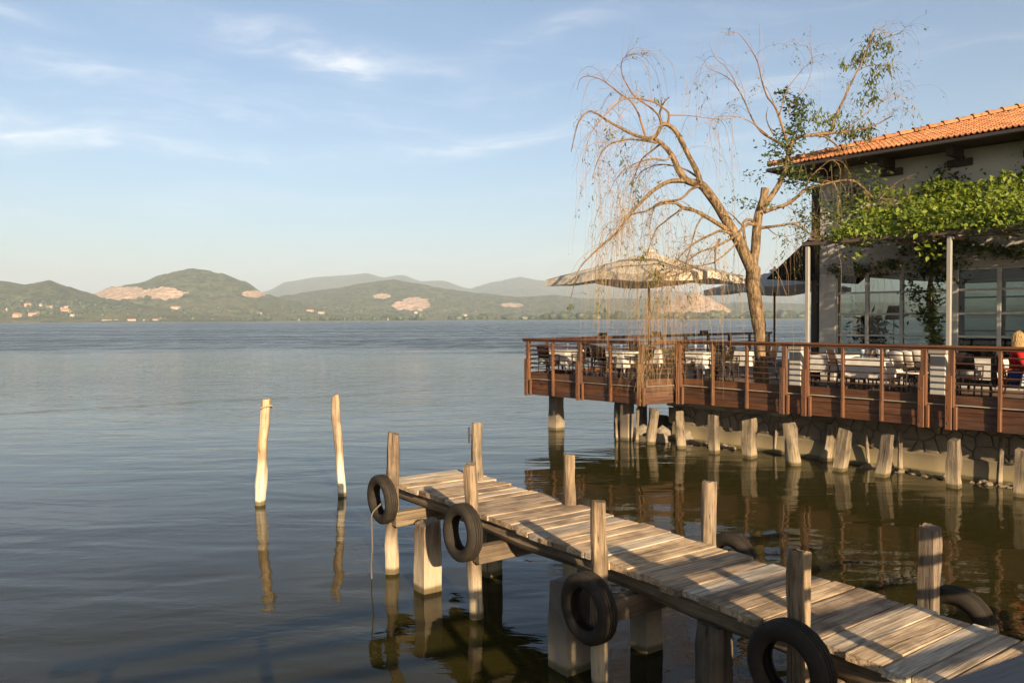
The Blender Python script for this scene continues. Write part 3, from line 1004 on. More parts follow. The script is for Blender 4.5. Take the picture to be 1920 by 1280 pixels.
LP = [PA, PB, Vector((0.765, 7.05, 0)), Vector((1.956, 5.39, 0))]
RP = [Vector((-0.504, 11.06, 0)), Vector((0.675, 9.53, 0)), Vector((1.947, 7.9, 0)), Vector((3.365, 6.4, 0))]
LT = [1.82, 1.70, 1.675, 1.715]; RT = [1.85, 1.67, 1.67, 1.60]
posts_j = []
for k, (p, zt) in enumerate(zip(LP, LT)):
    dx = [(0.02, 0), (-0.03, 0.0), (-0.01, 0), (0.0, 0.0)][k]
    o = pole('mooring_post', p + Vector((-dx[0], 0, 0)), p + Vector((dx[0], 0, zt)), [0.084, 0.075, 0.073, 0.070][k], MATS['pole_wood'], jetty, square=(k == 3), xdir=JA, wob=0.34, seg=16)
    posts_j.append(o)
for k, (p, zt) in enumerate(zip(RP, RT)):
    o = pole('mooring_post', p, p + Vector((0.01, 0, zt)), [0.081, 0.073, 0.076, 0.070][k], MATS['pole_wood'], jetty, square=(k == 3), xdir=JA, wob=0.3, seg=16)
    posts_j.append(o)
    if k == 0:      # iron cleat on the far right post
        q = p + Vector((-0.10, -0.03, zt - 0.16))
        cm = MB().tube([q + Vector((0, 0, -0.11)), q + Vector((0, 0, 0.11))], 0.012, 6)
        cm.tube([q, q + Vector((0.07, 0.02, 0))], 0.01, 6)
        cm.build('cleat', MATS['iron'], o)
# cross beams and piles
for k in range(4):
    a = LP[k] + Vector((0, 0, ZD - 0.33)) - JN * 0.06 + JA * 0.15
    b_ = RP[k] + Vector((0, 0, ZD - 0.33)) + JN * 0.05 + JA * 0.15
    beam('cross_beam', a, b_, 0.13, 0.19, MATS['old_timber'], jetty, c=0.012)
for (px, py, r, mt) in [(803, 1105, 0.145, 'pole_wood'), (918, 1075, 0.14, 'stump_wood'), (1212, 1214, 0.13, 'pile_concrete')]:
    p = on_z(px, py, 0)
    pole('pile', p, p + Vector((0, 0, ZD - 0.24)), r, MATS[mt], jetty, square=True, wob=0.10, xdir=JA)
p = on_z(1068, 1250, 0)
pole('pile', p, p + Vector((0, 0, ZD - 0.22)), 0.165, MATS['pile_concrete'], jetty, square=True, wob=0.04, xdir=JA)
p = at_y(1340, 1240, 6.3); p.z = 0
pole('pile', p, p + Vector((0, 0, ZD - 0.22)), 0.15, MATS['dark_pile_wood'], jetty, wob=0.25)
p = jp(6.6, 1.35, 0)
pole('pile', p, p + Vector((0, 0, ZD - 0.22)), 0.14, MATS['dark_pile_wood'], jetty, wob=0.2)

# tyres hung on the posts as fenders
def tyre_mesh(ro, ri, w):
    h = w / 2
    prof = [(ri, -h * 0.62), (ri + 0.01, -h * 0.78), (ri + (ro - ri) * 0.35, -h * 1.0), (ri + (ro - ri) * 0.72, -h * 0.98), (ro - 0.018, -h * 0.86),
            (ro, -h * 0.66), (ro + 0.001, -h * 0.36), (ro - 0.009, -h * 0.33), (ro - 0.009, -h * 0.27), (ro + 0.002, -h * 0.24), (ro + 0.003, h * 0.0 - 0.006), (ro - 0.008, -0.004), (ro - 0.008, 0.004), (ro + 0.003, 0.006),
            (ro + 0.002, h * 0.24), (ro - 0.009, h * 0.27), (ro - 0.009, h * 0.33), (ro + 0.001, h * 0.36),
            (ro, h * 0.66), (ro - 0.018, h * 0.86), (ri + (ro - ri) * 0.72, h * 0.98), (ri + (ro - ri) * 0.35, h * 1.0), (ri + 0.01, h * 0.78), (ri, h * 0.62),
            (ri + 0.012, h * 0.55), (ri + (ro - ri) * 0.4, h * 0.84), (ro - 0.03, h * 0.7), (ro - 0.022, 0), (ro - 0.03, -h * 0.7), (ri + (ro - ri) * 0.4, -h * 0.84), (ri + 0.012, -h * 0.55)]
    seg = 44
    mb = MB().lathe(prof, seg, None, True)
    # shoulder blocks: push every other segment in
    n = len(prof)
    for k in range(seg):
        if k % 2:
            for i in (4, 5, 18, 19):
                x, y, z = mb.v[k * n + i]
                mb.v[k * n + i] = (x * 0.985, y * 0.985, z)
    return mb.mesh('tyre', MATS['rubber'], True, 35)
TM = [tyre_mesh(0.312, 0.19, 0.165), tyre_mesh(0.312, 0.182, 0.175), tyre_mesh(0.295, 0.18, 0.165)]
TYRES = [
    (LP[0] - JN * 0.175 + JA * 0.06 + Vector((0, 0, 1.00)), 0, 'tyre with a dangling rope on the farthest left jetty post', 0.05),
    (LP[1] - JN * 0.175 + JA * 0.06 + Vector((0, 0, 0.99)), 1, 'tyre on the short cracked post, second from the jetty end', -0.04),
    (LP[2] - JN * 0.175 + JA * 0.06 + Vector((0, 0, 0.77)), 1, 'shaded tyre on the third left jetty post', 0.03),
    (LP[3] - JN * 0.17 + JA * 0.05 + Vector((0, 0, 0.97)), 1, 'largest looking tyre in the bottom foreground', 0.02),
    (RP[1] + JN * 0.19 + JA * 0.1 + Vector((0, 0, 0.83)), 2, 'tyre half hidden behind the far right jetty edge', 0.05),
    (RP[2] + JN * 0.20 + JA * 0.12 + Vector((0, 0, 0.83)), 0, 'tyre behind the deck at the middle right post', -0.05),
    (RP[3] + JN * 0.20 + JA * 0.12 + Vector((0, 0, 0.79)), 1, 'tyre showing its top over the near right jetty edge', 0.03),
]
for (c, mi, lab, tilt) in TYRES:
    zax = (JN + Vector((0, 0, tilt))).normalized()
    o = link('tyre', TM[mi], None, frame_z(c, zax, (0, 0, 1)))
    tag(o, lab, 'tyre', 'tyres hung along the jetty as fenders')
    if lab.startswith('tyre with a dangling'):
        q = c - JN * 0.13 + Vector((0, 0, -0.19))
        pts = [q + JN * 0.12 + Vector((0, 0, 0.14)), q + Vector((-0.01, 0, 0.03)), q + Vector((-0.02, 0, -0.12)), q + Vector((-0.015, 0, -0.4)), q + Vector((-0.03, 0.0, -0.65)), q + Vector((-0.02, 0, -0.95))]
        MB().tube(catmull(pts, 5), 0.010, 6, wob=0.5).build('rope', MATS['old_rope'], o)

# two free mooring poles in the water
b0 = on_z(490, 945); t0 = at_y(500, 748, b0.y)
mp = pole('mooring_pole', b0, t0, 0.086, MATS['mooring_wood'], None, 16, 'pale leaning mooring pole with a rope round its top', 'pole', 'mooring poles left of the jetty', bend=0.045, wob=0.32)
pts = []
tp = t0 + (b0 - t0).normalized() * 0.16
for k in range(15):
    a = 2 * math.pi * k / 14
    pts.append(tp + Vector((math.cos(a) * 0.105, math.sin(a) * 0.105, 0.05 * math.cos(a * 1.0 + 0.8))))
mbr = MB().tube(pts, 0.016, 6)
mbr.tube([tp + Vector((-0.06, -0.09, -0.02)), tp + Vector((-0.07, -0.105, -0.25)), tp + Vector((-0.10, -0.10, -0.6)), tp + Vector((-0.12, -0.10, -0.95))], 0.011, 5)
mbr.build('rope', MATS['rope'], mp)
b1 = on_z(642, 930); t1 = at_y(630, 741, b1.y)
pole('mooring_pole', b1, t1, 0.080, MATS['mooring_wood'], None, 16, 'pale bare mooring pole, slightly bent, nearer the jetty', 'pole', 'mooring poles left of the jetty', bend=0.05, wob=0.32)

# ------------------------------------------------------------------ viewer's platform railing (edge shows bottom right)
RZ = 2.70
ra = on_z(1735, 1284, RZ); rb_ = on_z(1925, 1216, RZ)
RD = (rb_ - ra).normalized()
RNn = Vector((-RD.y, RD.x, 0))
rail0 = ra - RNn * 0.05
plat = thing('viewing_platform', rail0 + Vector((0, 0, 1.6 - RZ)), 'timber platform with dark handrail cutting the bottom right corner', 'platform')
def rp(t, z, off=0.0): return rail0 + RD * t + RNn * off + Vector((0, 0, z - RZ))
beam('handrail', rp(-2.6, RZ - 0.045), rp(7.2, RZ - 0.045), 0.11, 0.09, MATS['rail_dark'], plat, c=0.012)
for zc in (2.43, 2.16, 1.89):
    beam('crossbar', rp(-2.6, zc), rp(7.2, zc), 0.05, 0.075, MATS['rail_dark'], plat)
q0 = rail0.dot(Vector((0.937, 0.35, 0))); qs = RD.dot(Vector((0.937, 0.35, 0)))
for (q, top, w) in [(3.60, 2.93, 0.20), (4.14, 2.76, 0.11), (5.05, 2.74, 0.11), (6.2, 2.74, 0.11), (2.3, 2.70, 0.10), (0.4, 2.66, 0.10), (-1.0, 2.66, 0.10)]:
    t = (q - q0) / qs
    MB().cbox((-w / 2, -w / 2, -0.9), (w / 2, w / 2, top - 1.6), 0.01).build('post', MATS['rail_dark'], plat, M=frame(rp(t, 1.6, -0.05 if w < .15 else 0), RD), local=True)
for k in range(6):  # unseen solid boards, added to shade the jetty's left posts and piles
    ta = (2.62 + k * 0.15 - q0) / qs
    MB().cbox((0.0, -0.012, 0.03), (0.14, 0.012, 1.03), 0.004).build('shade_board', MATS['rail_dark'], plat, M=frame(rp(ta, 1.6, -0.06), RD), local=True)
for k in range(14):
    off = -0.02 - k * 0.15
    beam('floor_board', rp(-2.6, 1.585, off - 0.07), rp(7.2, 1.585, off - 0.07), 0.145, 0.04, MATS['plank_wood'], plat)
for t in (-2.3, 0.4, 3.0, 5.8):
    for off in (-0.3, -1.9):
        MB().tube([rp(t, -0.5, off), rp(t, 1.56, off)], 0.1, 10).build('pile', MATS['dark_pile_wood'], plat, True)

# ------------------------------------------------------------------ terrace
U = Vector((0.66, -0.755, 0)).normalized()
NI = Vector((0.755, 0.66, 0)).normalized()       # inland
K0 = Vector((0.47, 23.5, 0))
A1 = Vector((3.34, 20.4, 0))
C0 = Vector((4.33, 20.9, 0))
C1 = C0 + U * 16.0
UA = (A1 - K0).normalized()
def line_t(p, d, px):
    """parameter along p+d*t where the vertical line at pixel column px meets it (near the horizon)"""
    k = (px - 960) / F
    return (k * p.y - p.x) / (d.x - k * d.y)
def cpt(px, off=0.0, z=0.0):
    p = C0 + NI * off
    return p + U * line_t(p, U, px) + Vector((0, 0, z))
ZF, ZR, ZB = 1.60, 2.73, 1.08            # floor, rail top, fascia bottom
terrace = thing('terrace', C0, 'timber restaurant terrace built out over the water', 'terrace')
# floor slab
fl = [K0, A1, C0, C1, C1 + NI * 14, K0 + NI * 14]
n = len(fl)
mbf = MB()
mbf.v = [tuple(p + Vector((0, 0, ZF))) for p in fl] + [tuple(p + Vector((0, 0, ZF - 0.14))) for p in fl]
mbf.f = [tuple(range(n)), tuple(reversed(range(n, 2 * n)))] + [(i, n + i, n + (i + 1) % n, (i + 1) % n) for i in range(n)]
cx_ = sum((Vector(v) for v in mbf.v), Vector()) / (2 * n)
mbf.f = [f if True else f for f in mbf.f]
mbf.build('floor', MATS['deck_floor'], terrace)
railing = thing('terrace_railing', K0 + Vector((0, 0, ZF)), 'reddish brown terrace railing with thin horizontal rods', 'railing')

def fascia(p, q, out_n):
    """stack of boards under the railing between two corners"""
    d = (q - p).normalized()
    for (z0, z1, o_) in [(1.56, 1.73, 0.0), (1.405, 1.53, 0.012), (1.245, 1.40, 0.006), (ZB, 1.24, 0.012)]:
        a = p + out_n * (0.03 + o_); b_ = q + out_n * (0.03 + o_)
        nb = max(1, round((q - p).length / 3.2))
        for k in range(nb):
            s0 = a + (b_ - a) * (k / nb) + d * 0.003; s1 = a + (b_ - a) * ((k + 1) / nb) - d * 0.003
            beam('fascia_board', s0 + Vector((0, 0, (z0 + z1) / 2)), s1 + Vector((0, 0, (z0 + z1) / 2)), 0.035, z1 - z0, MATS['fascia_wood'], terrace)
    beam('ledge', p + out_n * 0.055 + Vector((0, 0, 1.545)), q + out_n * 0.055 + Vector((0, 0, 1.545)), 0.10, 0.022, MATS['grey_board'], terrace)

def rail_post(p, d, out_n, thick, corner=False):
    w = 0.115 if thick else 0.06
    MB().cbox((-w / 2, -0.045, 1.50 - ZF), (w / 2, 0.045, ZR - 0.095 - ZF), 0.006).build('post', MATS['rail_post_wood'], railing, M=frame(p + out_n * 0.115 + Vector((0, 0, ZF)), d), local=True)
    if thick:
        o = MB().cbox((-0.06, -0.022, ZB - 0.02 - ZF), (0.06, 0.022, 2.13 - ZF), 0.006).build('bolted_plate', MATS['rail_post_wood'], railing, M=frame(p + out_n * 0.185 + Vector((0, 0, ZF)) - d * 0.03, d), local=True)
        for z in (1.20, 1.50, 1.85):
            c = p + out_n * 0.205 + Vector((0, 0, z)) - d * 0.03
            MB().tube([c, c + out_n * 0.014], 0.014, 8).build('bolt', MATS['bolt_steel'], o)
        MB().cbox((-0.03, -0.04, ZB - 0.02 - ZF), (0.03, 0.04, 1.52 - ZF), 0.006).build('batten', MATS['rail_post_wood'], railing, M=frame(p + out_n * 0.11 + Vector((0, 0, ZF)) + d * 0.075, d), local=True)
    else:
        MB().cbox((-0.03, -0.045, ZB + 0.02 - ZF), (0.03, 0.045, 1.53 - ZF), 0.006).build('batten', MATS['rail_post_wood'], railing, M=frame(p + out_n * 0.11 + Vector((0, 0, ZF)) - d * 0.005, d), local=True)

def rods(p, q, out_n, n_=6):
    d = (q - p).normalized()
    for k in range(n_):
        z = 1.73 + (ZR - 0.1 - 1.73) * (k + 1) / (n_ + 1)
        a = p + out_n * 0.10 + Vector((0, 0, z + R.uniform(-0.004, 0.004))); b_ = q + out_n * 0.10 + Vector((0, 0, z + R.uniform(-0.004, 0.004)))
        M0 = frame(a, b_ - a)
        MB().tube([(0, 0, 0), ((b_ - a).length, 0, 0)], 0.017, 6).build('rod', MATS['rod_wood'], railing, True, M0, True)

def toprail(p, q, out_n):
    beam('handrail', p + out_n * 0.11 + Vector((0, 0, ZR - 0.03)), q + out_n * 0.11 + Vector((0, 0, ZR - 0.03)), 0.16, 0.05, MATS['rail_wood'], railing, c=0.01)
    beam('handrail_underside', p + out_n * 0.11 + Vector((0, 0, ZR - 0.078)), q + out_n * 0.11 + Vector((0, 0, ZR - 0.078)), 0.10, 0.045, MATS['rail_wood'], railing)

outA = Vector((UA.y, -UA.x, 0)); outA = outA if outA.dot(NI) < 0 else -outA
UB = (C0 - A1).normalized()
outB = Vector((UB.y, -UB.x, 0)); outB = outB if outB.y < 0 else -outB
outC = -NI
fascia(K0, A1, outA); fascia(A1 + UB * 0.06, C0, outB); fascia(C0, C1, outC)
toprail(K0 - UA * 0.06, A1 + UA * 0.02, outA); toprail(A1 + UB * 0.15, C0 - UB * 0.03, outB); toprail(C0 - U * 0.02, C1, outC)
tA = lambda px: K0 + UA * line_t(K0, UA, px)
pa = [(tA(996), 1), (tA(1042), 0), (tA(1093), 1), (tA(1150), 0), (tA(1208), 1)]
for p, th in pa: rail_post(p, UA, outA, th)
for (p, _), (q, _) in zip(pa, pa[1:]): rods(p, q, outA)
pbm = A1 + UB * 1.02
rail_post(pbm, UB, outB, 1)
rods(A1 + UB * 0.1, pbm, outB)
pc = [(1280, 1), (1342, 0), (1406, 0), (1477, 1), None, (1518, 1), (1586, 0), (1659, 0), (1738, 1), None, (1790, 1), (1881, 0), (1985, 0), (2110, 1), None, (2190, 1), (2330, 0)]
prev = None
for e in pc:
    if e is None: prev = None; continue
    p = cpt(e[0]); rail_post(p, U, outC, e[1])
    if prev is not None: rods(prev, p, outC)
    prev = p
# left flank of the terrace running inland
KS = K0 + NI * 13.5
outS = -U
toprail(K0 + NI * 0.05, KS, outS)
fascia(K0, KS, outS)
for k in range(10):
    p = K0 + NI * (0.9 + k * 1.38)
    rail_post(p, NI, outS, k % 2)
    if k: rods(K0 + NI * (0.9 + (k - 1) * 1.38), p, outS)
rods(K0, K0 + NI * 0.9, outS)
for k in (2, 4, 6):      # chunky lamp heads on the flank posts
    p = K0 + NI * (0.9 + k * 1.38 - 0.3) - U * 0.1
    MB().cbox((-0.13, -0.11, 0), (0.13, 0.11, 0.16), 0.02).build('post_cap', MATS['dark_wood'], railing, M=frame(p + Vector((0, 0, ZR - 0.06)), NI), local=True)
# joists under the cantilever
for k in range(6):
    p = K0 + UA * (0.35 + k * 0.7)
    beam('joist', p + NI * 0.05 + Vector((0, 0, ZF - 0.26)), p + NI * 4.0 + Vector((0, 0, ZF - 0.26)), 0.09, 0.22, MATS['old_timber'], terrace)
# piles carrying the cantilever
for (px, py, r) in [(1043, 805, 0.185), (1176, 824, 0.155), (1204, 808, 0.12)]:
    p = on_z(px, py, 0)
    pole('pile', p, p + Vector((0, 0, 1.30)), r, MATS['pile_concrete'], terrace, square=True, wob=0.05, xdir=U)
for k in range(3):
    p = K0 + NI * (3.2 + 3 * k) + U * 0.8
    pole('pile', p, p + Vector((0, 0, 1.4)), 0.16, MATS['pile_concrete'], terrace, square=True, wob=0.05, xdir=U)

# stone retaining wall under the terrace
WO = 0.60                                          # set back behind the fascia
wall = thing('stone_wall', C0 + NI * WO, 'rough stone retaining wall with pale footing under the terrace', 'wall')
W0 = C0 + NI * WO - U * 0.55
WL = 13.5
Mw = frame(W0, U)                                  # local x along, local -y towards the water
MB().box((0, 0.02, -0.6), (WL, 1.2, 1.40), Mw).build('mortar_core', MATS['mortar'], wall)
mb = MB()
cols_ = 90
for i in range(cols_ + 1):
    x = WL * i / cols_
    w = 0.10 + 0.05 * noise.noise(Vector((x * 1.7, 0, 0)))
    for (y_, z_) in ((-w - 0.06, -0.6), (-w, 0.02), (-w + 0.02, 0.40 + 0.04 * noise.noise(Vector((x * 2, 5, 0)))), (0.03, 0.46 + 0.03 * noise.noise(Vector((x * 2, 9, 0))))):
        mb.v.append(tuple(Mw @ Vector((x, y_ + 0.02 * noise.noise(Vector((x * 4, z_ * 5, 2))), z_))))
for i in range(cols_):
    for j in range(3):
        a = i * 4 + j
        mb.f.append((a, a + 4, a + 5, a + 1))
mb.build('footing', MATS['footing'], wall, True)
# irregular stones: clipped Voronoi cells
def clip(poly, a, b_, c):
    out_ = []
    for i in range(len(poly)):
        p, q = poly[i], poly[(i + 1) % len(poly)]
        dp = a * p[0] + b_ * p[1] - c; dq = a * q[0] + b_ * q[1] - c
        if dp <= 0: out_.append(p)
        if dp * dq < 0:
            t = dp / (dp - dq)
            out_.append((p[0] + (q[0] - p[0]) * t, p[1] + (q[1] - p[1]) * t))
    return out_
rs = random.Random(5)
sites = []
nx_ = 34
for i in range(nx_):
    for j in range(3):
        sites.append((0.05 + (i + 0.5 + (0.5 if j % 2 else 0) + rs.uniform(-0.5, 0.5)) * (9.6 / nx_), 0.44 + (j + 0.5 + rs.uniform(-0.45, 0.45)) * 0.225))
rs.shuffle(sites); sites = sites[:int(len(sites) * 0.82)]
for (sx_, sy_) in sites:
    poly = [(sx_ - 0.4, 0.43), (sx_ + 0.4, 0.43), (sx_ + 0.4, 1.12), (sx_ - 0.4, 1.12)]
    for (ox, oy) in sites:
        if (ox, oy) == (sx_, sy_) or abs(ox - sx_) > 0.9: continue
        a, b_ = ox - sx_, oy - sy_
        l_ = math.hypot(a, b_)
        poly = clip(poly, a / l_, b_ / l_, (a * (ox + sx_) + b_ * (oy + sy_)) / 2 / l_ - rs.uniform(0.008, 0.016))
        if len(poly) < 3: break
    if len(poly) < 3: continue
    cxm = sum(p[0] for p in poly) / len(poly); cym = sum(p[1] for p in poly) / len(poly)
    pr = rs.uniform(0.012, 0.05)
    k = len(poly)
    mb = MB()
    for (sc, yy_) in ((1.0, 0.025), (0.97, -pr * 0.6), (0.72, -pr)):
        for p in poly:
            mb.v.append(((p[0] - cxm) * sc, yy_ + (rs.uniform(-0.008, 0.008) if sc < 1 else 0), (p[1] - cym) * sc))
    for r_ in range(2):
        for i in range(k):
            a = r_ * k + i; b_ = r_ * k + (i + 1) % k
            mb.f.append((a, b_, b_ + k, a + k))
    mb.f.append(tuple(2 * k + i for i in range(k)))
    Ms = Mw @ Matrix.Translation((cxm, 0, cym))
    mb.build('stone', MATS['stone'], wall, True, Ms, True)
# rubble along the waterline: one mass
ib = bmesh.new(); bmesh.ops.create_icosphere(ib, subdivisions=1, radius=1.0)
ic1v = [v.co.copy() for v in ib.verts]; ic1f = [tuple(v.index for v in f.verts) for f in ib.faces]; ib.free()
mb = MB()
for k in range(900):
    x = rs.uniform(0.3, WL)
    if noise.noise(Vector((x * 0.55, 3.3, 0))) < 0.0: continue
    c = Mw @ Vector((x, -0.15 - rs.random() ** 2 * 0.26, rs.uniform(-0.075, 0.03)))
    r_ = rs.uniform(0.03, 0.095)
    vs = []
    for v in ic1v:
        q = r_ * (1 + 0.35 * rs.uniform(-1, 1))
        vs.append((c.x + v.x * q, c.y + v.y * q, c.z + v.z * q * 0.7))
    mb.add(vs, ic1f)
o = mb.build('rubble', MATS['stone'], wall)
tag(o, None, None, None, 'stuff')
# old timber laid along the wall head
tb = cpt(1252, 0.35, 1.0); te = cpt(1478, 0.45, 0.98)
o = beam('timber_beam', tb, te, 0.12, 0.13, MATS['grey_board'], None, c=0.02)
tag(o, 'grey weathered timber laid along the wall under the railing', 'beam')

# loose boulders at the wall's left end
def boulder(px, py, Yoff, r_, lab, seed):
    p = on_z(px, py, 0) + Vector((0, Yoff, 0))
    vs = []
    for v in icv:
        k = 1 + 0.42 * noise.noise(v * 1.3 + Vector((seed, 0, 0))) + 0.15 * noise.noise(v * 3.7 + Vector((0, seed, 0)))
        vs.append((p.x + v.x * r_ * k, p.y + v.y * r_ * 0.8 * k, p.z + r_ * 0.35 + v.z * r_ * 0.75 * k))
    o = MB().add(vs, icf).build('boulder', MATS['rock'])
    tag(o, lab, 'boulder', 'boulders at the end of the wall')
boulder(1246, 824, 0.3, 0.30, 'pale boulder between the leaning stumps at the wall end', 1.1)
boulder(1252, 812, 1.1, 0.36, 'dark boulder at the back of the pile at the wall end', 5.2)
boulder(1240, 828, 0.0, 0.22, 'low wet boulder at the waterline by the wall end', 9.3)
boulder(1291, 829, 0.25, 0.27, 'sunlit boulder right of the fifth stump', 12.7)
boulder(1212, 820, 0.7, 0.24, 'small shaded boulder behind the second terrace pile', 17.9)
boulder(1264, 826, 0.7, 0.28, 'grey boulder tucked behind the thick wall end stump', 21.9)

# old stumps standing in front of the wall
STUMPS = [
    (1154, 768, 1157, 825, 6, 0, 'thin dark stake left of the terrace piles'),
    (1196, 766, 1194, 829, 7, 0, 'thin pale stake against the second terrace pile'),
    (1227, 767, 1220, 832, 21, 0, 'cracked leaning stump, leftmost of the thick ones'),
    (1273, 771, 1277, 840, 20, 0, 'thick weathered stump at the left end of the timber'),
    (1337, 778, 1339, 849, 22, 1, 'straight stump under the left half of the timber'),
    (1405, 786, 1405, 858, 29, 1, 'broad square stump under the right half of the timber'),
    (1456, 790, 1454, 849, 7, 0, 'thin pale stake right of the broad square stump'),
    (1479, 793, 1488, 871, 27, 0, 'split stump leaning left below the paired rail posts'),
    (1559, 795, 1548, 863, 22, 0, 'cracked stump leaning right, behind a square one'),
    (1586, 806, 1574, 882, 29, 1, 'square stump leaning right in front of the cracked one'),
    (1623, 800, 1628, 874, 7, 0, 'thin stake leaning left between two leaning stumps'),
    (1665, 815, 1653, 893, 28, 1, 'square stump leaning right beside a thin straight stake'),
    (1687, 805, 1688, 883, 10, 0, 'straight pale stake right of the leaning square stump'),
    (1788, 825, 1789, 913, 30, 1, 'upright square stump standing alone in sunlight'),
    (1878, 820, 1874, 909, 11, 0, 'tall thin pale stake near the right edge'),
    (1916, 843, 1913, 930, 26, 1, 'stump cut by the right edge of the picture'),
]
for (tx, ty, bx_, by_, w_, sq, lab) in STUMPS:
    b_ = on_z(bx_, by_, 0)
    t_ = at_y(tx, ty, b_.y)
    r_ = w_ / F * b_.y / 2 * (0.80 if sq else 0.9)
    pole('stump' if w_ > 12 else 'stake', b_, t_, r_, MATS['stump_wood'], None, 12, lab, 'stump' if w_ > 12 else 'stake', 'old stumps and stakes along the stone wall', square=bool(sq), wob=0.24 if sq else 0.36, xdir=Vector((0.66, -0.755, 0)))

# ------------------------------------------------------------------ restaurant building
WI = 3.6                                            # wall line behind the railing line
Pw = C0 + NI * WI
def wpt(px, z=0.0, off=0.0):
    p = Pw + NI * off
    return p + U * line_t(p, U, px) + Vector((0, 0, z))
Wc = wpt(1537)                                       # left corner of the front wall
BL = 12.5; BD = 8.6                                  # length and depth
house = thing('restaurant', Wc, 'white restaurant building with tiled hip roof and glazed veranda', 'building')
def bpt(a, w, z): return Wc + U * a + NI * w + Vector((0, 0, z))
Mb = frame(Wc, U)                                    # x along front, y = inland, z up
if Mb.to_3x3().col[1].dot(NI) < 0: print('FRAME FLIP')
ZW = 4.46
def hbox(name, a, b_, mat, parent=None, c=0.0):
    mb = MB()
    if c: mb.cbox(a, b_, c)
    else: mb.box(a, b_)
    return mb.build(name, mat, parent or house, M=Mb, local=True)
hbox('upper_wall', (0, 0, 5.14), (BL, 0.25, 7.26), MATS['plaster'])
hbox('end_wall', (0, 0.25, ZW), (0.25, BD, 7.26), MATS['plaster'])
hbox('back_wall', (0.25, BD - 0.25, ZW), (BL, BD, 7.26), MATS['plaster'])
hbox('dark_backing', (0.3, BD - 0.55, ZF), (BL, BD - 0.40, 2.56), MATS['interior_dark'])  # dark box added to darken the lower panes, in place of furniture
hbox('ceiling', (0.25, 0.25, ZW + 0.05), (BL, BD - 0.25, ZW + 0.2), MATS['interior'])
# three lapped boards over the windows
for k in range(3):
    z0 = ZW + k * 0.228
    hbox('siding_board', (-0.003, -0.02 - 0.012 * (k % 2), z0), (BL, 0.22, z0 + 0.222), MATS['siding'], c=0.008)
hbox('corner_pier', (-0.004, -0.035, ZF), (0.45, 0.30, ZW), MATS['plaster'], c=0.012)
hbox('downpipe', (-0.30, 0.05, ZF), (-0.08, 0.25, 6.9), MATS['chair_dark'], c=0.03)
# glazing: mullions, transoms and panes on the front and the lake side
mull = [0.45] + [(wpt(px) - Wc).dot(U) for px in (1624, 1689, 1742, 1789, 1872)]
st = mull[-1] - mull[-2]
while mull[-1] + st < BL: mull.append(mull[-1] + st)
trans = [ZF + 0.02, 2.82, 3.37, 3.93, ZW - 0.03]
def glazing(y0, mulls, mat, wide):
    for i, a in enumerate(mulls):
        w = wide * (1.7 if i == 4 else 1.0)
        hbox('mullion', (a - w / 2, y0 - 0.04, ZF), (a + w / 2, y0 + 0.06, ZW), mat, c=0.006)
    for (a, b_) in zip(mulls, mulls[1:]):
        for z in trans:
            hbox('transom', (a + wide / 2 + 0.002, y0 - 0.025, z - 0.025), (b_ - wide / 2 - 0.002, y0 + 0.045, z + 0.025), mat)
        for z0, z1 in zip(trans, trans[1:]):
            hbox('pane', (a + wide / 2, y0 + 0.006, z0 + 0.02), (b_ - wide / 2, y0 + 0.012, z1 - 0.02), MATS['window_glass'])
glazing(0.05, mull, MATS['frame_paint'], 0.085)
mull2 = [0.3 + 1.55 * k for k in range(8)]
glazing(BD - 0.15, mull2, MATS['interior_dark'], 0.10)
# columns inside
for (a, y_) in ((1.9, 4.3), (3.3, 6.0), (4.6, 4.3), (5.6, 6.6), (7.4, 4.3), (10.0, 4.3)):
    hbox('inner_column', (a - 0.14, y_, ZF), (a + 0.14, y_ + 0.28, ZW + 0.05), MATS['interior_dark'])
# roof
EV = 0.97
E0 = bpt(-EV, -EV, 7.36)
PIT = 0.305
roof = hbox('roof', (-EV + 0.02, -EV + 0.02, 7.29), (BL, BD + EV - 0.02, 7.335), MATS['soffit'])
Mr = frame(E0, U)
def rpt(a, b_, dz=0.0):                             # a along the eave, b horizontal run up the slope
    return Mr @ Vector((a, b_, PIT * b_ + dz))
RUN = (BD + 2 * EV) / 2
RL = BL + EV
mb = MB()
RB = BD + 2 * EV
vs = [rpt(0, 0), Mr @ Vector((RL, 0, 0)), Mr @ Vector((RL, RUN, PIT * RUN)), Mr @ Vector((RUN, RUN, PIT * RUN)), Mr @ Vector((0, RB, 0)), Mr @ Vector((RL, RB, 0))]
mb.add([v - Vector((0, 0, 0.02)) for v in vs], [(0, 1, 2, 3), (0, 3, 4), (4, 3, 2, 5), (1, 5, 2)])
mb.build('roof_deck', MATS['soffit'], roof)
# interlocking tile: one wavy pan
TW, TL_ = 0.235, 0.32
def tile_mesh():
    mb = MB()
    prof = [(-0.5, 0.004), (-0.40, 0.0), (-0.31, 0.012), (-0.22, 0.040), (-0.14, 0.042), (-0.06, 0.014), (0.02, 0.002), (0.12, 0.0), (0.20, 0.012), (0.29, 0.042), (0.38, 0.044), (0.46, 0.016), (0.52, 0.006)]
    for (yy_, lift) in ((-0.03, 0.030), (TL_ + 0.02, 0.004)):
        for (x, z) in prof: mb.v.append((x * TW, yy_, z + lift))
    for (x, z) in prof: mb.v.append((x * TW, -0.03, z + 0.008))
    n = len(prof)
    for i in range(n - 1):
        mb.f.append((i, i + 1, n + i + 1, n + i))
        mb.f.append((2 * n + i, 2 * n + i + 1, i + 1, i))
    return mb.mesh('tile', MATS['roof_tile'], True, 50)
TME = tile_mesh()
slope = math.atan(PIT)
cnt = 0
rest = []
tiles = []
row = 0
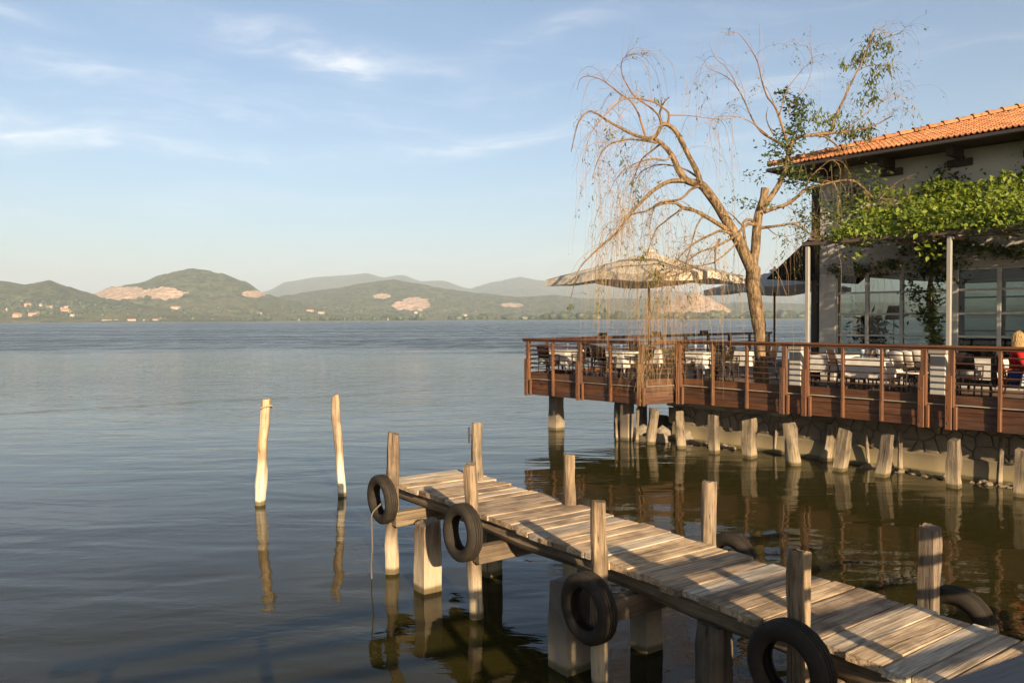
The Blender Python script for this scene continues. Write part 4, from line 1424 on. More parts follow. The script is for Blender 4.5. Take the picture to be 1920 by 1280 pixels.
while row * TL_ * math.cos(slope) < RUN - 0.1:
    b_ = row * TL_ * math.cos(slope)
    a = b_ + 0.16
    while a < RL - 0.1:
        tiles.append((a, b_))
        a += TW
    row += 1
def tile_M(a, b_):
    return Matrix.Translation(rpt(a, b_, 0.012)) @ frame((0, 0, 0), U).to_3x3().to_4x4() @ Matrix.Rotation(slope + R.uniform(-0.012, 0.012), 4, 'X') @ Matrix.Rotation(R.uniform(-0.01, 0.01), 4, 'Z')
vis = [(t, proj(rpt(*t))) for t in tiles]
inview = [t for t, q in vis if q[0] < 1950]
print('TILES in view', len(inview), 'of', len(tiles))
inview.sort(key=lambda t: (rpt(*t) - CAM).length)
near = set(inview[:300])
mbt = MB()
tv = [v.co.copy() for v in TME.vertices]; tf = [tuple(p.vertices) for p in TME.polygons]
for t in tiles:
    M_ = tile_M(*t)
    if t in near: link('tile', TME, roof, M_)
    else: mbt.add([M_ @ v for v in tv], tf)
o = mbt.build('tiles', MATS['roof_tile'], roof, True); o['kind'] = 'stuff'
# hip caps
hd = (rpt(1, 1) - rpt(0, 0)).normalized()
cap = MB()
for k, (x, r_) in enumerate(((0, 0.125), (0.40, 0.105))):
    for q in range(9):
        an = math.pi * q / 8
        cap.v.append((x, r_ * math.cos(an), r_ * math.sin(an) * 0.9))
for q in range(8): cap.f.append((q, q + 9, q + 10, q + 1))
cap.v += [(-0.012, 0.142 * math.cos(math.pi * q / 8), 0.132 * math.sin(math.pi * q / 8)) for q in range(9)] + [(0.05, 0.142 * math.cos(math.pi * q / 8), 0.132 * math.sin(math.pi * q / 8)) for q in range(9)]
for q in range(8): cap.f.append((18 + q, 27 + q, 28 + q, 19 + q))
CME = cap.mesh('hip_cap', MATS['roof_tile'], True, 50)
k = 0.0
while k < RUN * math.sqrt(2 + PIT * PIT) - 0.4:
    link('hip_cap', CME, roof, frame(rpt(0, 0, 0.065) + hd * k, hd))
    k += 0.39
beam('gutter', rpt(-0.02, -0.06, -0.05), rpt(RL, -0.06, -0.05), 0.10, 0.09, MATS['gutter'], roof, c=0.03)
beam('gutter', Mr @ Vector((-0.06, 0.0, -0.05)), Mr @ Vector((-0.06, RB, -0.05)), 0.10, 0.09, MATS['gutter'], roof, c=0.03)
for k in range(8):     # timber brackets under the eave
    a = 0.25 + k * 1.6
    hbox('bracket', (a, -0.72, 7.03), (a + 0.14, 0.0, 7.285), MATS['dark_wood'], c=0.01)
    hbox('bracket', (a - 0.2, -0.12, 6.86), (a + 0.34, -0.002, 7.03), MATS['dark_wood'], c=0.01)

# black awning on the far flank
mba = MB()
top0 = bpt(-0.32, -0.1, 5.42); top1 = bpt(-0.32, 5.5, 5.42)
lo0 = bpt(-1.55, -0.1, 4.42); lo1 = bpt(-1.55, 5.5, 4.42)
bt0 = bpt(-0.02, -0.1, 4.30)
dn = Vector((0, 0, -0.03))
mba.add([top0, lo0, lo1, top1, top0 + dn, lo0 + dn, lo1 + dn, top1 + dn], [(0,1,2,3), (7,6,5,4), (0,4,5,1), (1,5,6,2), (2,6,7,3)])
w_ = NI * 0.02
mba.add([top0, lo0, bt0, top0 + w_, lo0 + w_, bt0 + w_], [(0,2,1), (3,4,5), (0,1,4,3), (1,2,5,4)])
aw = mba.build('awning', MATS['awning_cloth'])
tag(aw, 'black sloping awning on the left flank of the restaurant', 'awning')

# pergola along the terrace edge
pergola = thing('pergola', cpt(1500, 0.35, ZF), 'steel pergola on white masonry piers behind the railing', 'pergola')
ZP = 5.0
for (px, px2) in ((1497, 1514), (1764, 1779), (2120, 2140)):
    p = cpt(px, 0.36, ZF)
    Mp = frame(p, U)
    o = MB().cbox((-0.15, -0.15, 0), (0.15, 0.15, 0.93), 0.012).build('pier', MATS['pier_plaster'], pergola, M=Mp, local=True)
    MB().cbox((-0.18, -0.18, 0.935), (0.18, 0.18, 1.08), 0.012).build('pier_cap', MATS['cap_stone'], o, M=Mp, local=True)
    q = cpt(px2, 0.36, ZF)
    MB().cbox((-0.042, -0.042, 1.085), (0.042, 0.042, ZP - ZF - 0.07), 0.006).build('pole', MATS['pole_steel'], pergola, M=frame(q, U), local=True)
b0_ = cpt(1512, 0.36, ZP); b1_ = b0_ + U * 13
beam('beam', b0_ - U * 0.1, b1_, 0.08, 0.09, MATS['pergola_steel'], pergola)
for k in range(11):
    p = b0_ + U * (0.1 + k * 1.1) + Vector((0, 0, 0.10))
    beam('rafter', p - NI * 0.1, p + NI * 3.15, 0.05, 0.06, MATS['pergola_steel'], pergola)
for k in range(4):
    p = b0_ + NI * (0.7 + k * 0.7) + Vector((0, 0, 0.147))
    beam('wire_bar', p, p + U * 11.5, 0.02, 0.02, MATS['pergola_steel'], pergola)

# ------------------------------------------------------------------ foliage helpers
def leaf_cloud(pts, size, mat, name, parent, rng, asp=0.55, up=0.35, droop=None):
    vs = []; fs = []
    for p in pts:
        p = Vector(p)
        s = size * (0.5 + 0.95 * rng.random() ** 1.3)
        d = Vector((rng.gauss(0, 1), rng.gauss(0, 1), rng.gauss(0, 0.7))).normalized()
        if droop: d = (d * (1 - droop) + Vector((0, 0, -droop))).normalized()
        nrm = Vector((rng.gauss(0, 0.7) - 0.1, rng.gauss(0, 0.7) - 0.35, rng.gauss(0, 0.6) + up))
        sdv = d.cross(nrm)
        if sdv.length < 1e-4: continue
        sdv = sdv.normalized() * s * asp * 0.5
        nn_ = sdv.cross(d).normalized()
        i = len(vs)
        fold = nn_ * s * 0.10
        vs += [p, p + d * s * 0.45 + sdv + fold, p + d * s, p + d * s * 0.45 - sdv + fold]
        fs += [(i, i + 1, i + 2), (i, i + 2, i + 3)]
    mb = MB(); mb.v = [tuple(v) for v in vs]; mb.f = fs
    return mb.build(name, mat, parent)

# ------------------------------------------------------------------ climbing vine on the pergola
rv = random.Random(12)
vine = thing('climbing_vine', wpt(1752, ZF, -0.5), 'sunlit climbing vine spread over the pergola in front of the wall', 'vine')
pts = []
def vtop(a, w):
    return 5.12 + 0.48 * w + 0.30 * noise.fractal(Vector((a * 0.8, w * 0.8, 2.0)), 1.0, 2.0, 4)
def vdens(a):
    return 1.0 if a > 2.2 else max(0.45, (a - 0.2) / 2.0)
for k in range(24000):
    a = rv.uniform(0.3, 11.5)
    if rv.random() > vdens(a): continue
    w = rv.uniform(-0.05, 2.85)
    dep = rv.random() ** 2.2 * 0.55
    clump = noise.noise(Vector((a * 2.1, w * 2.1, 8.0)))
    if clump < -0.32 and rv.random() < 0.75: continue
    z = vtop(a, w) - dep + 0.10 * clump
    if z < 5.02: z = 5.02 + rv.random() * 0.12
    pts.append(b0_ * 1.0 + U * a + NI * w + Vector((0, 0, z - ZP)))
for k in range(2600):      # front fringe
    a = rv.uniform(0.6, 11.5)
    if rv.random() > vdens(a): continue
    z = 5.04 + rv.random() ** 1.3 * 0.55
    if noise.noise(Vector((a * 1.7, z, 1.0))) < -0.25: continue
    pts.append(b0_ + U * a + NI * (rv.uniform(-0.20, 0.12) + (z - 5.1) * 0.3) + Vector((0, 0, z - ZP)))
for k in range(260):       # sprays hanging under the beam
    a = rv.choice([1.2, 2.7, 5.4, 5.6, 6.1, 7.3]) + rv.gauss(0, 0.13)
    pts.append(b0_ + U * a + NI * rv.uniform(-0.1, 0.3) + Vector((0, 0, -rv.random() ** 1.5 * 0.45)))
leaf_cloud(pts, 0.12, MATS['vine_leaf'], 'foliage', vine, rv, 0.6, 0.25)
# darker foliage column climbing the wall behind the pole, and wall shoots
pts = []
ac = (wpt(1752) - Wc).dot(U)
for k in range(3000):
    z = ZF + 0.2 + rv.random() ** 0.62 * 4.4
    wdt = (0.15 + 0.55 * max(0, (z - 2.9) / 2.0)) * (1 + 0.6 * noise.noise(Vector((z * 2.2, 0, 0))))
    a = ac + rv.gauss(0, 1) * wdt * 0.6 + 0.12 * math.sin(z * 3)
    if noise.noise(Vector((a * 3, z * 3, 6))) < -0.22: continue
    pts.append(bpt(a, -0.08 - rv.random() * 0.3, z))
for k in range(900):       # shoots along the top of the glazing
    a = rv.uniform(0.3, 5.2)
    z = 4.62 - 0.12 * math.sin(a * 1.6) + rv.gauss(0, 0.09) + (0.25 if a > 2.2 else 0)
    if noise.noise(Vector((a * 1.8, 4, 0))) < -0.15: continue
    pts.append(bpt(a, -0.06 - rv.random() * 0.12, z))
for k in range(1100):      # tufts on the upper wall
    a = rv.choice([1.0, 3.0, 3.3, 5.2, 5.6]) + rv.gauss(0, 0.28)
    z = 6.35 + rv.gauss(0, 0.25)
    pts.append(bpt(a, -0.05 - rv.random() * 0.2, z))
leaf_cloud(pts, 0.11, MATS['ivy_leaf'], 'climbing_foliage', vine, rv, 0.6, 0.1)
mbv = MB()
for k in range(3):
    pp = [bpt(ac + 0.05 * k - 0.05, -0.12 - 0.04 * k, ZF), bpt(ac + 0.07 * math.sin(k), -0.14, 2.6), bpt(ac - 0.06 * k, -0.12, 3.8), bpt(ac + 0.2 * (k - 1), -0.3, 5.0), bpt(ac + 0.8 * (k - 1), -1.2, 5.2)]
    mbv.tube(catmull(pp, 5), [0.035 - 0.02 * i / 20 for i in range(21)], 7)
mbv.build('stem', MATS['bark'], vine, True)

# ------------------------------------------------------------------ willow tree
TY = 20.0
tree = thing('willow_tree', at_y(1427, 690, TY) * 1.0, 'sparse weeping willow with long bare hanging twigs on the terrace', 'tree')
base_t = at_y(1427, 690, TY); base_t.z = ZF
LOC[tree.name] = base_t; tree.location = base_t
rt = random.Random(99)
def px3(pl, y0, y1):
    n = len(pl)
    return [at_y(x, y, TY + y0 + (y1 - y0) * (i / max(1, n - 1)) ** 1.2) for i, (x, y) in enumerate(pl)]
def limb(pl, r0, r1, y0=0.0, y1=0.0, name='limb', mat='bark', seg=8, keep=True):
    p = catmull(px3(pl, y0, y1), 5)
    n = len(p)
    rad = [0.92 * (r0 + (r1 - r0) * (i / (n - 1)) ** 0.8) for i in range(n)]
    MB().tube(p, rad, seg, True, 0.14, rt.random() * 50).build(name, MATS[mat], tree, True)
    return p
tk = px3([(1428, 706), (1427, 660), (1424, 620), (1417, 575), (1413, 540), (1411, 515), (1413, 492), (1417, 460), (1419, 430), (1423, 400), (1431, 372), (1435, 353)], 0, 0)
tk[0].z = ZF - 0.02
tk = catmull(tk, 5)
rad = []
for i, p in enumerate(tk):
    t = i / (len(tk) - 1)
    y_ = proj(p)[1]
    r_ = 0.27 - 0.06 * min(1, max(0, (700 - y_) / 110))
    if y_ < 590: r_ = 0.21 + 0.02 * max(0, 1 - abs(y_ - 520) / 40)
    if y_ < 500: r_ = 0.155 - 0.04 * (500 - y_) / 150
    rad.append(r_ * 0.80 * (0.84 if y_ > 615 else 1.0))
MB().tube(tk, rad, 14, True, 0.22, 3.0).build('trunk', MATS['bark'], tree, True)
HANG = []   # (point, strength) sources for hanging twigs
def L_(pl, r0, r1, y0, y1, hang=0.0, mat='bark', seg=7):
    p = limb(pl, r0, r1, y0, y1, 'limb', mat, seg)
    if hang: HANG.append((p, hang))
    return p
# main left limb
L_([(1411, 508), (1401, 487), (1387, 456), (1372, 430), (1355, 402), (1340, 378), (1325, 358), (1313, 346), (1298, 342), (1285, 338)], 0.165, 0.10, -0.05, -0.5, seg=10)
L_([(1313, 346), (1311, 335), (1305, 318), (1290, 290), (1279, 268), (1268, 248), (1253, 235), (1241, 235), (1233, 250), (1222, 259), (1204, 258), (1182, 250), (1161, 239), (1137, 225), (1119, 213), (1106, 209), (1095, 215), (1084, 231), (1077, 257), (1071, 285)], 0.085, 0.012, -0.5, -1.3, 1.0)
L_([(1286, 339), (1272, 318), (1263, 298), (1252, 281), (1239, 268), (1226, 260)], 0.10, 0.05, -0.5, -0.7)
L_([(1211, 257), (1203, 232), (1196, 211), (1182, 189), (1165, 178), (1147, 163), (1128, 150), (1104, 143), (1088, 149), (1082, 170)], 0.035, 0.006, -0.7, 0.5, 0.7, 'red_twig')
L_([(1240, 235), (1235, 217), (1217, 200), (1191, 182), (1178, 163), (1167, 141), (1165, 121), (1171, 108), (1191, 101), (1222, 106)], 0.032, 0.004, -0.7, -1.6, 0.3, 'red_twig')
L_([(1241, 232), (1237, 211), (1246, 191), (1255, 182)], 0.035, 0.012, -0.7, -0.9)
L_([(1252, 234), (1254, 213), (1240, 200), (1224, 191), (1191, 184), (1169, 187), (1154, 198), (1134, 217), (1112, 244), (1098, 275)], 0.032, 0.006, -0.7, -2.2, 1.0, 'red_twig')
L_([(1254, 216), (1290, 217), (1322, 221), (1355, 224), (1379, 221)], 0.018, 0.004, -0.7, 0.3, 0.15, 'red_twig')
L_([(1231, 268), (1200, 263), (1174, 262), (1147, 269), (1134, 279), (1123, 296), (1115, 318), (1110, 338)], 0.035, 0.006, -0.7, -1.9, 1.0)
L_([(1238, 270), (1222, 283), (1204, 298), (1196, 316), (1189, 333), (1184, 360)], 0.030, 0.008, -0.6, 0.4, 0.9)
L_([(1258, 292), (1248, 300), (1222, 298), (1191, 307), (1169, 320), (1154, 338), (1140, 365)], 0.032, 0.006, -0.6, -1.6, 1.0)
L_([(1306, 331), (1285, 318), (1257, 310), (1235, 309), (1213, 316), (1200, 325), (1188, 345)], 0.030, 0.007, -0.5, 0.6, 1.0)
L_([(1285, 339), (1257, 340), (1235, 350), (1215, 366), (1191, 390), (1174, 409), (1163, 429), (1137, 453), (1110, 477), (1088, 501), (1079, 525), (1070, 560)], 0.07, 0.008, -0.5, -2.2, 1.0)
L_([(1364, 432), (1353, 424), (1340, 416), (1318, 403), (1300, 394), (1281, 390), (1268, 381), (1246, 381), (1228, 387), (1211, 396), (1191, 400), (1178, 407), (1165, 425), (1150, 450)], 0.075, 0.010, -0.3, -1.2, 1.0)
L_([(1310, 349), (1296, 355), (1283, 368), (1270, 375), (1246, 377), (1228, 384)], 0.045, 0.02, -0.5, -0.9)
L_([(1280, 391), (1257, 407), (1244, 418), (1231, 429), (1220, 455), (1213, 480)], 0.028, 0.008, -0.7, 0.5, 0.9)
L_([(1383, 444), (1375, 440), (1351, 433), (1333, 440), (1311, 451), (1292, 464), (1270, 488), (1261, 506), (1250, 535)], 0.05, 0.008, -0.2, -1.5, 1.0)
L_([(1418, 421), (1401, 421), (1383, 438), (1364, 451), (1342, 462), (1311, 473), (1290, 488), (1266, 501), (1240, 520)], 0.055, 0.008, -0.12, -1.1, 1.0)
L_([(1350, 448), (1342, 464), (1341, 488), (1342, 510)], 0.04, 0.02, -0.5, -0.6, 0.4)
L_([(1384, 450), (1375, 462), (1357, 479), (1342, 489)], 0.028, 0.015, -0.2, -0.55)
L_([(1341, 492), (1311, 499), (1290, 506), (1262, 522), (1235, 550)], 0.022, 0.006, -0.5, -1.3, 0.9)
L_([(1318, 405), (1307, 422), (1300, 444), (1294, 466), (1287, 490), (1280, 520)], 0.028, 0.008, -0.4, -1.0, 0.6)
L_([(1398, 470), (1396, 445), (1394, 430), (1392, 420), (1402, 409)], 0.05, 0.028, -0.1, -0.25)
L_([(1416, 424), (1408, 412), (1396, 416), (1389, 420), (1375, 405), (1365, 398)], 0.05, 0.012, -0.1, -0.5, 0.3)
L_([(1228, 386), (1222, 405), (1218, 430), (1221, 460)], 0.02, 0.006, -0.9, -1.1, 0.5)
# right-hand crown
L_([(1424, 400), (1440, 377), (1458, 350), (1470, 325), (1476, 300), (1480, 280), (1486, 264)], 0.085, 0.06, 0.0, 0.3, seg=9)
L_([(1484, 266), (1500, 257), (1522, 254), (1545, 256), (1558, 264), (1570, 275), (1578, 298), (1580, 325)], 0.055, 0.008, 0.3, 0.7, 0.5)
L_([(1478, 285), (1474, 262), (1466, 235), (1456, 206), (1448, 193), (1438, 180), (1429, 152), (1422, 121), (1412, 100), (1398, 78), (1382, 62), (1366, 66)], 0.045, 0.004, 0.3, -0.5, 0.2, 'red_twig')
L_([(1472, 275), (1450, 262), (1436, 254), (1424, 244), (1410, 222), (1396, 190), (1381, 163), (1367, 148), (1350, 138), (1326, 128)], 0.042, 0.004, 0.3, 1.3, 0.3)
L_([(1383, 167), (1374, 145), (1360, 125), (1344, 112), (1335, 96), (1330, 82)], 0.018, 0.003, 1.1, 1.6, 0.1, 'red_twig')
L_([(1456, 255), (1447, 247), (1437, 222), (1440, 200)], 0.028, 0.008, 0.3, 0.5)
L_([(1440, 254), (1420, 238), (1400, 225), (1370, 218), (1340, 222), (1330, 240)], 0.02, 0.004, 0.4, -0.6, 0.4, 'red_twig')
L_([(1520, 254), (1540, 251), (1556, 249), (1564, 225), (1578, 195), (1592, 165), (1604, 140), (1614, 120), (1624, 95), (1632, 72), (1641, 55), (1660, 62)], 0.055, 0.007, 0.5, 1.0, 0.45)
L_([(1608, 133), (1622, 126), (1645, 122), (1664, 128), (1672, 140)], 0.016, 0.004, 1.0, 1.5, 0.5)
L_([(1627, 88), (1650, 75), (1675, 66), (1690, 62)], 0.012, 0.003, 1.0, 0.6, 0.4)
L_([(1530, 252), (1570, 249), (1610, 243), (1640, 235), (1665, 222), (1673, 218)], 0.036, 0.012, 0.5, 0.0, 0.35, 'red_twig')
L_([(1575, 248), (1608, 226), (1640, 199), (1668, 184), (1690, 178)], 0.02, 0.004, 0.5, 1.4, 0.4, 'red_twig')
L_([(1462, 215), (1475, 170), (1497, 140), (1510, 125), (1527, 116)], 0.018, 0.004, 0.1, -0.3, 0.2, 'red_twig')
L_([(1478, 215), (1485, 192), (1505, 172), (1518, 145), (1523, 115), (1520, 95)], 0.014, 0.003, 0.1, 0.6, 0.2, 'red_twig')
L_([(1456, 205), (1445, 180), (1437, 165), (1428, 160)], 0.012, 0.004, 0.1, 0.3)
# limbs to the right, in front of the wall
L_([(1432, 398), (1450, 391), (1472, 384), (1490, 373), (1505, 360), (1522, 351), (1545, 346), (1565, 341), (1585, 338), (1605, 342), (1622, 356), (1636, 370), (1652, 372), (1672, 374)], 0.06, 0.012, 0.0, -0.9, 0.7)
L_([(1564, 342), (1570, 362), (1576, 378)], 0.02, 0.008, -0.6, -0.8, 0.2)
L_([(1650, 372), (1668, 355), (1688, 338), (1712, 334)], 0.016, 0.004, -0.9, -1.2, 0.2)
L_([(1512, 355), (1518, 335), (1540, 313), (1560, 300), (1576, 310)], 0.02, 0.006, -0.3, -0.6, 0.4)
L_([(1418, 428), (1438, 426), (1462, 423), (1488, 420), (1510, 432), (1525, 442), (1560, 448)], 0.05, 0.012, 0.0, -0.6, 0.8)
L_([(1466, 423), (1500, 417), (1530, 415), (1550, 414)], 0.025, 0.008, -0.2, 0.3, 0.3)
L_([(1440, 428), (1455, 440), (1475, 443), (1492, 438)], 0.015, 0.005, -0.1, -0.5, 0.2)
L_([(1527, 444), (1560, 446), (1590, 455)], 0.018, 0.006, -0.6, -0.8, 0.2)
L_([(1478, 388), (1500, 402), (1530, 418), (1570, 434)], 0.012, 0.004, -0.2, -0.6, 0.3)

# hanging and spraying twigs
tw1 = MB(); tw2 = MB()
LEAFP = []
def strand(p, d0, ln, r, mbx, hangness, nseg=9, leafp=0.0):
    pts = [Vector(p)]
    d = Vector(d0).normalized()
    st_ = ln / nseg
    wob = rt.random() * 100
    for k in range(nseg):
        d = d + Vector((0, 0, -1)) * hangness * (0.35 + 0.12 * k) + Vector((noise.noise(Vector((wob, k * 0.5, 0))), noise.noise(Vector((wob, k * 0.5, 7))), noise.noise(Vector((wob, k * .5, 13))) * 0.5)) * 0.28
        d.normalize()
        q = pts[-1] + d * st_
        if q.z < 1.35 or proj(q)[0] < 1045 + 75 * (wob / 100) ** 0.6: break
        pts.append(q)
        if rt.random() < leafp:
            for _ in range(rt.randint(1, 3)): LEAFP.append(q + Vector((rt.gauss(0, 0.03), rt.gauss(0, 0.03), rt.gauss(0, 0.05))))
    if len(pts) < 3: return pts
    n = len(pts)
    mbx.tube(pts, [r * (1 - 0.75 * i / (n - 1)) for i in range(n)], 3, False)
    return pts
def sub(pts, mbx, n_, ln, r, hang, leafp):
    for _ in range(n_):
        i = rt.randint(1, max(1, len(pts) - 2))
        d = (pts[i] - pts[i - 1]).normalized() + Vector((rt.gauss(0, 0.5), rt.gauss(0, 0.5), rt.gauss(0, 0.2)))
        strand(pts[i], d, ln * rt.uniform(0.4, 1.0), r, mbx, hang, 6, leafp)
for (pl, w) in HANG:
    n = len(pl)
    length = sum((pl[i + 1] - pl[i]).length for i in range(n - 1))
    cnt = int(length * 9.5 * w) + 3
    for k in range(cnt):
        t = rt.random() ** 0.7
        i = min(n - 2, int((0.15 + 0.85 * t) * (n - 1)))
        p = pl[i] + (pl[i + 1] - pl[i]) * rt.random()
        px_, py_ = proj(p)
        tang = (pl[i + 1] - pl[i]).normalized()
        d = tang * 0.7 + Vector((rt.gauss(0, 0.5), rt.gauss(0, 0.6), rt.uniform(-0.2, 0.7)))
        right = px_ > 1430
        lf = 0.085 if not right else 0.2
        hv_ = rt.uniform(0.45, 1.15)
        if right and py_ < 300:
            ln = rt.uniform(0.5, 1.5); hang = 0.35
        elif right:
            ln = rt.uniform(0.5, 2.0); hang = 0.8
        elif py_ < 300:
            ln = rt.uniform(0.9, 3.6); hang = 0.75
        else:
            ln = rt.uniform(0.9, 3.5); hang = 0.8
        q = strand(p, d, ln, rt.uniform(0.003, 0.0055), tw1 if rt.random() < 0.62 else tw2, hang * hv_, 12, lf)
        if len(q) > 3: sub(q, tw1 if rt.random() < 0.6 else tw2, rt.randint(0, 2), 0.7, 0.003, 0.6, lf)
        if rt.random() < 0.5:   # fine upright spray
            strand(p, tang + Vector((rt.gauss(0, 0.5), rt.gauss(0, 0.5), 1.0)), rt.uniform(0.3, 1.0), 0.0035, tw2, 0.10, 7, 0.05)
# long curtains in front of the railing
for (x0, x1, y0, y1, c_) in ((1130, 1270, 480, 560, 46), (1195, 1245, 520, 600, 30), (1250, 1360, 500, 560, 34), (1360, 1430, 500, 560, 8), (1100, 1180, 380, 500, 26), (1440, 1500, 440, 500, 10), (1560, 1680, 440, 470, 16), (1130, 1260, 330, 430, 46)):
    for k in range(c_):
        p = at_y(rt.uniform(x0, x1), rt.uniform(y0, y1), rt.uniform(18.2, 20.2))
        strand(p, (rt.gauss(0, 0.4), rt.gauss(0, 0.4), -0.4), rt.uniform(1.0, 3.4), rt.uniform(0.003, 0.0055), tw1 if rt.random() < 0.7 else tw2, 0.8, 12, 0.03)
# tangle of dead twigs against the fascia corner
for k in range(46):
    p = at_y(rt.uniform(1180, 1262), rt.uniform(640, 720), rt.uniform(19.3, 19.9))
    strand(p, (rt.gauss(0, 0.7), rt.gauss(0, 0.2), -0.8), rt.uniform(0.4, 1.3), 0.004, tw1, 0.5, 8)
o = tw1.build('twigs', MATS['twig'], tree); o['kind'] = 'stuff'
o = tw2.build('red_twigs', MATS['red_twig'], tree); o['kind'] = 'stuff'
leaf_cloud(LEAFP, 0.085, MATS['willow_leaf'], 'leaves', tree, rt, 0.28, 0.2, 0.5)
# denser leaf clumps: ivy on the right stem, green sprays
pts = []
def clump(px, py, Y_, rx, rz, n_):
    c = at_y(px, py, Y_)
    for _ in range(int(n_ * 1.45)):
        pts.append(c + Vector((rt.gauss(0, rx), rt.gauss(0, rx), rt.gauss(0, rz))))
for a in ((1485, 190, 20.3, .14, .10, 60), (1494, 205, 20.3, .13, .13, 110), (1500, 225, 20.3, .14, .14, 130), (1492, 248, 20.3, .18, .13, 120), (1474, 262, 20.3, .20, .13, 90), (1478, 285, 20.2, .14, .2, 90), (1460, 275, 20.2, .22, .07, 50),
          (1468, 172, 20.2, .08, .05, 40), (1476, 315, 20.1, .16, .12, 70), (1500, 338, 19.9, .22, .15, 150), (1485, 330, 19.9, .16, .1, 70), (1520, 352, 19.8, .15, .1, 60), (1505, 395, 19.8, .15, .2, 60), (1515, 430, 19.7, .2, .12, 80),
          (1425, 386, 19.9, .22, .03, 45), (1390, 377, 19.8, .25, .025, 35), (1455, 290, 20.2, .2, .05, 30), (1440, 310, 20.2, .12, .12, 20), (1420, 335, 20.1, .12, .1, 15), (1408, 325, 20.1, .1, .1, 10),
          (1560, 400, 19.6, .35, .22, 160), (1600, 420, 19.5, .4, .25, 220), (1640, 400, 19.4, .35, .3, 220), (1625, 340, 19.6, .25, .2, 110), (1590, 440, 19.4, .4, .12, 140)):
    clump(*a)
leaf_cloud(pts, 0.10, MATS['ivy_leaf'], 'ivy_leaves', tree, rt, 0.5, 0.2)
pts = []
for a in ((1626, 95, 21.0, .14, .14, 45), (1640, 75, 21.0, .12, .12, 35), (1606, 110, 21, .09, .1, 25), (1660, 90, 20.8, .12, .1, 25), (1580, 122, 21, .04, .08, 14), (1632, 150, 21.2, .12, .14, 35), (1650, 130, 21.2, .14, .1, 30), (1640, 180, 21.1, .06, .12, 20),
          (1615, 185, 20.9, .1, .12, 22), (1560, 215, 20.7, .16, .1, 30), (1585, 240, 20.6, .25, .1, 70), (1545, 235, 20.6, .12, .12, 30), (1600, 250, 20.6, .2, .1, 45), (1530, 215, 20.6, .08, .1, 18), (1522, 188, 20.5, .04, .04, 8), (1626, 245, 20.5, .1, .15, 40),
          (1170, 285, 19.2, .05, .22, 22), (1195, 345, 19.3, .06, .3, 22), (1140, 250, 19.1, .1, .1, 10), (1232, 500, 19.0, .12, .15, 26), (1205, 480, 19.0, .08, .08, 14), (1230, 520, 18.9, .07, .08, 14), (1068, 575, 18.2, .06, .07, 10), (1128, 575, 18.3, .04, .12, 10), (1468, 470, 19.6, .04, .2, 16), (1240, 188, 19.3, .1, .04, 12)):
    clump(*a[:5], int(a[5] * (1.8 if a[0] > 1500 else 1.0)))
leaf_cloud(pts, 0.13, MATS['willow_leaf'], 'green_sprays', tree, rt, 0.3, 0.2, 0.55)

# ------------------------------------------------------------------ umbrellas
def umbrella(name, cpx, Y_, ztop, zedge, half, rot, lab, sag=0.045):
    c = at_y(cpx, 600, Y_)
    base = Vector((c.x, c.y, ZF))
    t = thing(name, base, lab, 'umbrella', 'terrace umbrellas')
    mb = MB()
    n = 14
    def P(i, j):
        u_ = -1 + 2 * i / n; v_ = -1 + 2 * j / n
        m_ = max(abs(u_), abs(v_))
        z = ztop - (ztop - zedge) * (m_ ** 0.95)
        # cloth sags between the ribs (corners and mid sides)
        if m_ > 1e-6:
            e = (min(abs(u_), abs(v_)) / m_)
            z += 0.13 * m_ * m_ * (1 - e) ** 1.5 - sag * m_ * m_ * e * (1 - e)
        z += 0.02 * noise.noise(Vector((u_ * 3, v_ * 3, Y_)))
        q = Matrix.Rotation(rot, 3, 'Z') @ Vector((u_ * half, v_ * half, 0))
        return Vector((c.x + q.x, c.y + q.y, z))
    for i in range(n + 1):
        for j in range(n + 1): mb.v.append(tuple(P(i, j)))
    W_ = n + 1
    for i in range(n):
        for j in range(n): mb.f.append((i * W_ + j, (i + 1) * W_ + j, (i + 1) * W_ + j + 1, i * W_ + j + 1))
    mb.build('canopy', MATS['umbrella_cloth'], t, True)
    # valance
    mb = MB()
    rim = [(i, 0) for i in range(n)] + [(n, j) for j in range(n)] + [(i, n) for i in range(n, 0, -1)] + [(0, j) for j in range(n, 0, -1)]
    for (i, j) in rim:
        p = P(i, j)
        mb.v.append(tuple(p)); mb.v.append(tuple(p + Vector((0, 0, -0.20 + 0.008 * math.sin(i * 1.1 + j * 1.7)))))
    k = len(rim)
    for i in range(k):
        a = 2 * i; b_ = 2 * ((i + 1) % k)
        mb.f.append((a, b_, b_ + 1, a + 1))
    mb.build('valance', MATS['umbrella_cloth'], t, True)
    MB().tube([base, Vector((c.x, c.y, ztop - 0.03))], 0.038, 10).build('pole', MATS['rail_post_wood'], t, True)
    MB().lathe([(0.0, 0.14), (0.03, 0.13), (0.05, 0.06), (0.16, 0.02), (0.2, -0.04), (0.0, -0.04)], 14, Matrix.Translation((c.x, c.y, ztop))).build('vent_cap', MATS['umbrella_cloth'], t, True)
    for k in range(8):
        a = rot + k * math.pi / 4
        ext = half * (math.sqrt(2) if k % 2 else 1.0)
        e = Vector((c.x + math.cos(a) * ext, c.y + math.sin(a) * ext, zedge - 0.03))
        beam('rib', Vector((c.x, c.y, ztop - 0.08)), e, 0.022, 0.035, MATS['rail_wood'], t)
        m_ = Vector((c.x, c.y, ztop - 0.08)).lerp(e, 0.5)
        beam('strut', Vector((c.x, c.y, ztop - 0.75)), m_ + Vector((0, 0, -0.02)), 0.018, 0.026, MATS['rail_wood'], t)
    MB().cbox((-0.3, -0.3, 0), (0.3, 0.3, 0.08), 0.01).build('base', MATS['cap_stone'], t, M=Matrix.Translation(base), local=True)
